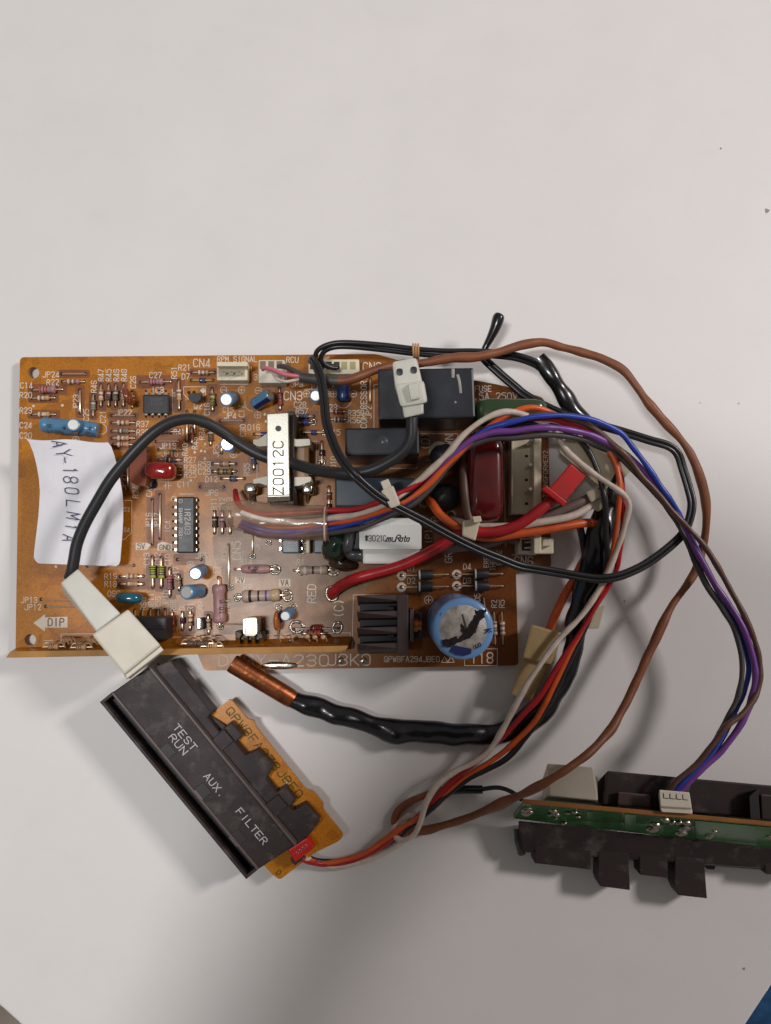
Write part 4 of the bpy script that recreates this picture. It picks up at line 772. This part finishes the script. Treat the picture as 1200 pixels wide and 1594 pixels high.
wire('grey-black wire on the inner side of the bundle feeding the receiver connector', [(380, 826, 68), (420, 834, 68), (470, 834, 74), (510, 830, 82), (560, 822, 108), (610, 801, 122), (645, 783, 130), (680, 748, 130), (715, 705, 132), (745, 688, 132), (775, 682, 132), (800, 681, 132), (850, 677, 128), (892, 681, 118), (930, 692, 104), (965, 712, 94), (1000, 748, 88), (1035, 785, 86), (1062, 828, 84), (1080, 870, 84), (1102, 914, 86), (1123, 945, 88), (1143, 980, 90), (1153, 1015, 92), (1155, 1047, 94), (1149, 1082, 96), (1132, 1120, 98), (1108, 1165, 98), (1078, 1202, 98), (1066, 1234, 98)], grey_slv, 4.2)
cs = tag(cable('clear_sleeve', [(353, 808, 74), (368, 803, 76), (400, 808, 78), (440, 813, 80), (480, 815, 82), (512, 815, 86)], 25, clear_slv, None, 24, .7, rads=[19, 22, 24.5, 25.5, 25.5, 25], wr=.04, ws=3), 'clear brownish plastic sleeve gathering the coloured wires where they leave the board', 'sleeve')
cp, cq = V(512, 815, 86), V(506, 815, 86); cr = [cq+Vector((0, math.cos(i*math.pi/12)*.25, math.sin(i*math.pi/12)*.175)) for i in range(25)]
mk('sleeve_lip', *tube(cr, .014, 6), M('sleeve_lip_pvc', (206, 178, 158), .2), cs)
# short mains leads
rl = thing('red_lead', 'thick red lead from the board ending in a bright red insulated spade plug', 'wire', V(520, 924, ZB))
cable('insulation', [(517, 927, ZB-3), (519, 921, ZB+14), (531, 911, ZB+26), (552, 901, 68), (580, 893, 74), (610, 885, 80), (640, 874, 84), (680, 853, 88), (697, 842, 90), (714, 833, 92), (740, 829, 92), (770, 828, 92), (800, 820, 92), (820, 809, 92), (840, 794, 92), (857, 780, 90), (870, 766, 88)], 8, red_w, rl, 14)
mk('spade_flange', *hexa([(842, 764, 68), (850, 757, 68), (883, 783, 68), (876, 789, 68)], [(842, 762, 106), (850, 755, 106), (883, 781, 106), (876, 788, 106)], .02), red_p, rl)
mk('spade_shell', *hexa([(854, 763, 70), (889, 724, 66), (913, 742, 66), (879, 782, 70)], [(854, 761, 104), (888, 721, 100), (913, 740, 100), (879, 780, 104)], .025), red_p, rl)
ol = thing('orange_lead', 'thick orange lead passing under the black sleeve to a yellowed translucent connector', 'wire', V(850, 1010, 0))
cable('insulation', [(666, 776, ZB), (672, 783, 60), (686, 802, 70), (706, 817, 76), (724, 829, 80), (760, 837, 82), (800, 832, 82), (840, 826, 80), (880, 819, 76), (920, 814, 66), (938, 826, 44), (926, 852, 30), (907, 876, 26), (895, 900, 27), (880, 925, 30), (862, 962, 32), (856, 980, 34)], 6.6, orange_w, ol, 12)
mk('connector_shell', *hexa([(829, 976, 10), (872, 990, 10), (857, 1034, 10), (815, 1022, 10)], [(827, 971, 54), (876, 985, 54), (860, 1036, 54), (813, 1024, 54)], .04), nylon_old, ol)
mk('connector_sleeve', *hexa([(818, 1022, 8), (855, 1034, 8), (827, 1088, 6), (796, 1081, 6)], [(816, 1020, 46), (858, 1034, 46), (828, 1090, 40), (794, 1082, 40)], .03), nylon_old, ol)
bl = thing('white_lead', 'thick off-white lead with a clear ferrule, above the orange lead', 'wire', V(860, 806, ZB))
cable('insulation', [(704, 806, ZB), (712, 811, 66), (752, 819, 78), (800, 819, 84), (840, 813, 86), (880, 806, 86), (900, 799, 84), (920, 787, 80), (934, 776, 72)], 5.6, white_w, bl, 12)
mk('ferrule', *hexa([(919, 790, 50), (937, 776, 50), (944, 786, 50), (930, 797, 50)], [(917, 789, 86), (936, 773, 86), (945, 786, 84), (931, 797, 84)], .03), nylon_spd, bl)
gl_ = thing('grey_lead', 'thick grey-brown lead running beside the off-white lead into the spade sleeve', 'wire', V(850, 800, ZB))
cable('insulation', [(686, 858, ZB), (700, 854, 48), (735, 850, 58), (770, 843, 64), (805, 827, 72), (835, 811, 78), (867, 797, 82), (900, 783, 82), (927, 770, 76), (940, 762, 70)], 6.8, M('taupe_pvc', (116, 98, 92), .45), gl_, 12)
mk('ferrule', *hexa([(911, 766, 56), (930, 757, 56), (938, 770, 56), (918, 781, 56)], [(911, 766, 92), (930, 757, 92), (938, 772, 92), (920, 783, 92)], .03), nylon_spd, gl_)
tag(mk('spade_sleeve', *join(hexa([(868, 700, 30), (888, 682, 30), (966, 722, 30), (940, 764, 30)], [(867, 702, 84), (884, 678, 84), (968, 716, 84), (942, 766, 84)], .05), hexa([(958, 704, 30), (972, 708, 30), (984, 728, 30), (968, 746, 30)], [(954, 700, 76), (972, 706, 76), (986, 728, 76), (970, 746, 76)], .03)), nylon_spd), 'large translucent cream spade sleeve right of the board under the crossing harness wires', 'connector')
tag(cable('wire', [(726, 716, 50), (722, 730, 80), (723, 762, 90), (728, 798, 88), (738, 820, 86), (760, 832, 80), (790, 838, 70), (805, 842, 60)], 6.2, M('dull_brown_pvc', (98, 70, 58), .45), None, 12), 'thick dull brown lead coming down beside the dark red capacitor to the cable tie', 'wire')
tag(cable('wire', [(900, 812, 56), (904, 826, 54), (908, 845, 48), (911, 865, 40), (915, 895, 30), (916, 925, 18)], 5.6, blk_wire, None, 10), 'short thick black lead dropping behind the black shrink sleeve', 'wire')
tg_ = mk('cable_tie', *hexa([(722, 812, 70), (746, 806, 70), (738, 842, 70), (720, 834, 70)], [(720, 811, 108), (749, 805, 108), (740, 842, 106), (719, 834, 106)], .02), nylon_y)
mk('tie_tail', *hexa([(736, 805, 100), (748, 804, 100), (749, 812, 100), (738, 814, 100)], [(735, 804, 118), (748, 803, 118), (750, 812, 118), (738, 814, 118)], .01), nylon_y, tg_)
tag(tg_, 'cream nylon cable tie round the thick red and orange leads', 'cable tie', 'nylon cable ties')
tg_ = mk('cable_tie', *hexa([(594, 765, 104), (611, 758, 104), (622, 786, 104), (610, 792, 104)], [(592, 764, 152), (612, 755, 152), (624, 786, 150), (608, 792, 150)], .03), nylon)
mk('tie_head', *hexa([(592, 752, 134), (605, 746, 134), (610, 758, 134), (598, 764, 134)], [(592, 750, 152), (604, 745, 152), (609, 757, 152), (597, 763, 152)], .012), nylon, tg_)
tag(tg_, 'white nylon cable tie round the coloured harness above the blue-grey relay', 'cable tie', 'nylon cable ties')
tag(mk('connector_flap', *hexa([(928, 948, 20), (942, 943, 20), (932, 978, 20), (916, 978, 20)], [(928, 946, 40), (942, 942, 40), (932, 978, 40), (915, 979, 40)], .015), nylon_spd), 'small translucent connector end showing behind the black shrink sleeve and red wire', 'connector')

# ------------------------------------------------------------------ switch panel (lower left)
sp = thing('switch_panel', 'dark brown plastic switch panel lettered TEST RUN and AUX. FILTER on an orange circuit board', 'switch panel', V(310, 1200, 0))
def Q(u, v): return (155+u*.637+v*.771, 1093+u*.771-v*.637)
ZP = 62
outline_plate('switch_board', rnd([Q(126, 30), Q(125, 160), Q(168, 161), Q(174, 167), Q(184, 163), Q(310, 161), Q(318, 168), Q(344, 168), Q(350, 162), Q(402, 161), Q(404, 150), Q(394, 108), Q(392, 40), Q(376, 36)], 5), [], 30, 7, [pcb_o, pcb_edge], sp)
pr = Print(); pr.text('QPWBFA273JBEO', *Q(224, 148), 12, -50.4, 30.5, wd=1.5, width=176); pr.text('O', *Q(382, 46), 8, -50, 30.5, wd=1.2); pr.build('board_lettering', ink_green, sp)
pr = Print(); pr.line([Q(282, 142), Q(284, 146)], 3, 30.6); pr.build('solder_dot', bnd_w, sp)
def W(pts, z1, z0, m=panel_m, name='panel', bev=.02): return mk(name, *pp([Q(*p) for p in pts], z1, z0, bev), m, sp)
W([(1, 25), (6, 95), (366, 93), (358, 24)], ZP, 12, name='faceplate')
W([(0, 0), (0, 5), (357, 5), (357, 0)], ZP+2, 4, name='rim', bev=.012)
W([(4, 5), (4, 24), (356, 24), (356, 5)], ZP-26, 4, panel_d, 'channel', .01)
W([(0, 0), (0, 25), (5, 25), (5, 0)], ZP+1.5, 4, name='rim', bev=.01); W([(353, 0), (353, 25), (358, 25), (358, 0)], ZP+1.5, 4, name='rim', bev=.01)
W([(1, 22), (1, 26), (358, 26), (358, 22)], ZP+3, 30, M('worn_edge_plastic', (96, 84, 80), .4), 'ridge', .012)
W([(5, 92), (5, 96), (366, 95), (366, 91)], ZP+2.5, 30, M('worn_edge_plastic', (96, 84, 80), .4), 'ridge', .012)
W([(10, 96), (20, 126), (124, 124), (126, 114), (154, 114), (154, 137), (182, 139), (183, 122), (208, 122), (214, 142), (250, 145), (258, 122), (284, 122), (285, 137), (313, 138), (314, 122), (322, 124), (326, 145), (361, 147), (367, 122), (367, 96)], ZP-10, 10, name='side_flange', bev=.02)
W([(24, 92), (24, 116), (122, 118), (150, 127), (320, 128), (364, 124), (364, 92)], 38, 30.3, panel_d, name='notch_shade', bev=.01)  # dark piece added for the shade inside the flange notches
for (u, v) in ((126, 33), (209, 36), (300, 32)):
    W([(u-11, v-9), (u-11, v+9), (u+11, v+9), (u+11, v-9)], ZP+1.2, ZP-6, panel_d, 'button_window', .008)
    W([(u-9, v-11), (u-9, v-8.6), (u+10, v-8.6), (u+10, v-11)], ZP+2.2, ZP-4, M('worn_edge_light', (128, 116, 110), .4), 'window_lip', .004)
for (u, v, l) in ((168, 100, 24), (300, 100, 24)): W([(u-l/2, 97), (u-l/2, 122), (u+l/2, 122), (u+l/2, 97)], ZP-4, ZP-12, panel_m, 'rib', .01)
pr = Print(); zt = ZP+.8
def PT(t, px, py, h, wdt): pr.text(t, px, py, h, -50.4, zt, wd=1.5, width=wdt)
PT('TEST', 288, 1147.5, 10.5, 47); PT('RUN', 277.5, 1158.5, 10.5, 35); PT('AUX.', 334, 1222, 10.5, 42); PT('FILTER', 392, 1286, 10.5, 66)
pr.build('panel_lettering', ink_grey, sp)
pl = mk('plug', *pp([Q(364, 78), Q(368, 114), Q(388, 112), Q(386, 76)], 54, 30, .02), red_p, sp)
for i in range(4): mk('contact', *pp([Q(374+1, 86+i*6), Q(374+1, 89+i*6), Q(379, 89+i*6), Q(379, 86+i*6)], 55, 52, .004), tin, pl)
mk('plug_recess', *pp([Q(379, 72), Q(379, 88), Q(390, 88), Q(390, 72)], 44, 30, .01), blk, pl)

# ------------------------------------------------------------------ receiver unit (lower right)
ru = thing('receiver_unit', 'dark plastic receiver unit with a green circuit board edge, metal can and white connector', 'receiver', V(1000, 1290, 0))
Y1 = lambda x: 1246+(x-815)*.0915      # upper edge of the tilted board
Y2 = lambda x: 1280+(x-815)*.109       # its lower edge
X1 = 1290
gb = mk('receiver_board', *hexa([(799, Y2(799)-4, 48), (X1, Y2(X1), 48), (X1, Y2(X1)-9, 46), (799, Y2(799)-13, 46)], [(815, Y1(815)+5, 96), (X1, Y1(X1)+5, 96), (X1, Y1(X1)-1, 96), (815, Y1(815)-1, 96)], .006, 1), green_mask, ru)
mk('board_edge', *hexa([(813, Y1(813)+5.4, 95), (X1, Y1(X1)+5.8, 95), (X1, Y1(X1)-2, 95), (813, Y1(813)-2, 95)], [(814, Y1(814)+4.6, 98), (X1, Y1(X1)+4.6, 98), (X1, Y1(X1)-2.4, 98), (814, Y1(814)-2.4, 98)], .006, 1), M('amber_edge', (150, 96, 42), .5), gb)
pale = M('pale_green_mask', (56, 116, 56), .3, coat=.4, col2=(44, 96, 46), vs=4)
def on_board(x, f): # point on the visible face of the tilted board
    return x, Y1(x)+6+(Y2(x)-Y1(x)-10)*f, 96-46*f
def patch(x0, x1, f0, f1, m, name, d=1.2):
    q = [on_board(x0, f0), on_board(x1, f0), on_board(x1, f1), on_board(x0, f1)]
    return mk(name, *hexa([(x, y-1, z) for x, y, z in q], [(x, y+.2, z+d) for x, y, z in q], .004, 1), m, gb)
patch(972, 990, .05, .95, pale, 'bare_laminate'); patch(1082, 1200, .05, .98, pale, 'bare_laminate'); patch(913, 925, .1, .5, pale, 'bare_laminate'); patch(1205, 1280, .05, .98, pale, 'bare_laminate')
for x, f, a in ((820, .3, 8), (823, .5, 7), (818, .62, 6), (862, .25, 6), (866, .45, 6), (856, .5, 4), (895, .2, 5), (900, .45, 4), (884, .3, 4), (1036, .15, 7), (1047, .25, 5), (1057, .22, 5), (1069, .2, 7), (1021, .5, 8), (1016, .75, 9), (1066, .5, 9), (1061, .78, 9), (1112, .5, 6), (1106, .75, 8), (1198, .5, 6), (878, .95, 5), (865, .7, 3.5)):
    x_, y_, z_ = on_board(x, f); mk('solder_joint', *blob(V(x_, y_, z_+1), a/100, a*.55/100, .03, random.uniform(-20, 20), .9, 10, 6, .15), solder, gb)
# rear (upper) housing, lower shelf and tabs
mk('rear_housing', *hexa([(932, 1240, 4), (X1, 1276, 4), (X1, 1290, 4), (926, 1262, 4)], [(944, 1199, 74), (X1, 1230, 74), (X1, 1284, 74), (938, 1252, 74)], .03), panel_m, ru)
mk('rear_step', *hexa([(930, 1216, 10), (946, 1204, 10), (944, 1250, 10), (930, 1248, 10)], [(930, 1218, 62), (944, 1202, 62), (942, 1250, 62), (929, 1248, 62)], .01), panel_d, ru)
mk('detector', *hexa([(962, 1234, 70), (1014, 1238, 70), (1012, 1262, 70), (962, 1258, 70)], [(962, 1232, 84), (1013, 1237, 84), (1012, 1258, 84), (961, 1253, 84)], .02), M('detector_resin', (70, 54, 50), .35), ru)
mk('rear_rib', *hexa([(1166, 1238, 70), (1182, 1228, 70), (1184, 1278, 70), (1168, 1276, 70)], [(1166, 1240, 92), (1180, 1228, 92), (1184, 1278, 92), (1168, 1276, 92)], .01), panel_d, ru)
mk('rear_pocket', *hexa([(1186, 1236, 70), (1230, 1240, 70), (1230, 1280, 70), (1188, 1276, 70)], [(1184, 1236, 94), (1230, 1240, 94), (1230, 1280, 94), (1186, 1276, 94)], .02), panel_m, ru)
mk('front_housing', *hexa([(812, 1282, 4), (X1, 1328, 4), (X1, 1362, 4), (808, 1326, 4)], [(806, Y2(806)-2, 50), (X1, Y2(X1)-2, 50), (X1, 1358, 40), (812, 1326, 40)], .03), panel_m, ru)
mk('end_cap', *tube([V(806, 1290, 30), V(807, 1308, 34), V(812, 1328, 26)], .06, 10), M('grey_end', (70, 66, 66), .35), ru)
for p in ([(833, 1311), (920, 1319), (920, 1354), (832, 1344)], [(932, 1318), (978, 1322), (981, 1386), (934, 1380), (931, 1370)], [(995, 1326), (1038, 1330), (1040, 1367), (996, 1362)], [(1051, 1332), (1096, 1336), (1101, 1399), (1056, 1394), (1050, 1380)], [(1190, 1340), (1260, 1346), (1260, 1368), (1192, 1361)]):
    mk('clip_tab', *pp(p, 42, 12, .015), panel_m, ru)
mk('foot', *pp(rnd([(1098, 1346), (1114, 1348), (1112, 1354), (1100, 1353)], 2), 20, 4, .01), panel_d, ru)
cb = mk('metal_can', *hexa([(842, 1216, 58), (930, 1222, 58), (930, 1252, 58), (846, 1246, 58)], [(852, 1188, 104), (924, 1194, 104), (931, 1246, 104), (855, 1238, 104)], .02), M('tin_can', (204, 194, 176), .4, .35, var=.06), ru)
wc = mk('wire_connector', *hexa([(1024, 1238, 78), (1072, 1242, 78), (1077, 1270, 78), (1028, 1268, 78)], [(1026, 1229, 112), (1073, 1233, 112), (1077, 1258, 112), (1028, 1255, 112)], .015), nylon, ru)
mk('connector_skirt', *hexa([(1028, 1254, 96), (1077, 1258, 96), (1078, 1266, 96), (1030, 1263, 96)], [(1028, 1256, 106), (1077, 1259, 106), (1078, 1267, 106), (1030, 1264, 106)], .01), nylon, wc)
pr = Print()
for i in range(4):
    x = 1033+i*10; pr.line([(x, 1235+i*.8), (x, 1242+i*.8), (x+7, 1243+i*.8)], 1.1, 112.5)
pr.build('slot', ink_dark, wc)

# ------------------------------------------------------------------ unseen slab added above the camera to shade the table's lower right
tb = thing('shade_slab', 'dark slab added out of view above the camera to shade the table', 'shade_slab', CAM+Vector((0.3, -3, .3)))
a = R(-21); ca, sa = math.cos(a), math.sin(a)
q = [(-2.1+x*ca-y*sa, .85+x*sa+y*ca) for x, y in rnd([(0, 0), (9, 0), (9, -12), (0, -12)], .5)]
mk('slab_body', *prism(q, CAM.z+.12, CAM.z+.4, .05), blk, tb)
# unseen sleeved forearm and hand, added right of the frame to shade a band
ar = thing('shade_arm', 'unseen forearm in a dark sleeve with a half closed hand, added to shade the table', 'shade_arm', (9, -4, 8))
A, B = Vector((8.55, .1, 6.8)), Vector((7.85, -4.3, 9.4)); d = (A-B).normalized(); sd = d.cross(Vector((0, 0, 1))).normalized(); up = sd.cross(d)
mk('sleeve', *tube(smoothpath([B-d*6, B-d*2, B, A-d*1.6, A-d*1.5], 5), [.54-.01*i for i in range(21)], 18), M('dark_cloth', (60, 58, 64), .9, bump=.4, bs=12), ar)
skin = M('skin', (190, 140, 112), .5, sss=.1)
parts = [tube(smoothpath([A-d*1.7, A-d*1.2, A-d*.6, A], 4), [.42]*4+[.44]*4+[.5]*4+[.36], 14, .6)]
for i, (o_, l_) in enumerate(((-.36, .95), (-.12, 1.1), (.13, 1.02), (.37, .8))):
    p = A+sd*o_-d*.12; parts.append(tube(smoothpath([p, p+d*l_*.45, p+d*l_*.75-up*.22, p+d*l_*.72-up*.6], 4), [.15-.004*k for k in range(13)], 10))
p = A-d*.75+sd*.38; parts.append(tube(smoothpath([p, p+sd*.3+d*.35-up*.1, p+sd*.28+d*.8-up*.25], 4), [.17-.006*k for k in range(9)], 10))
mk('hand', *join(*parts), skin, ar, smooth=60)
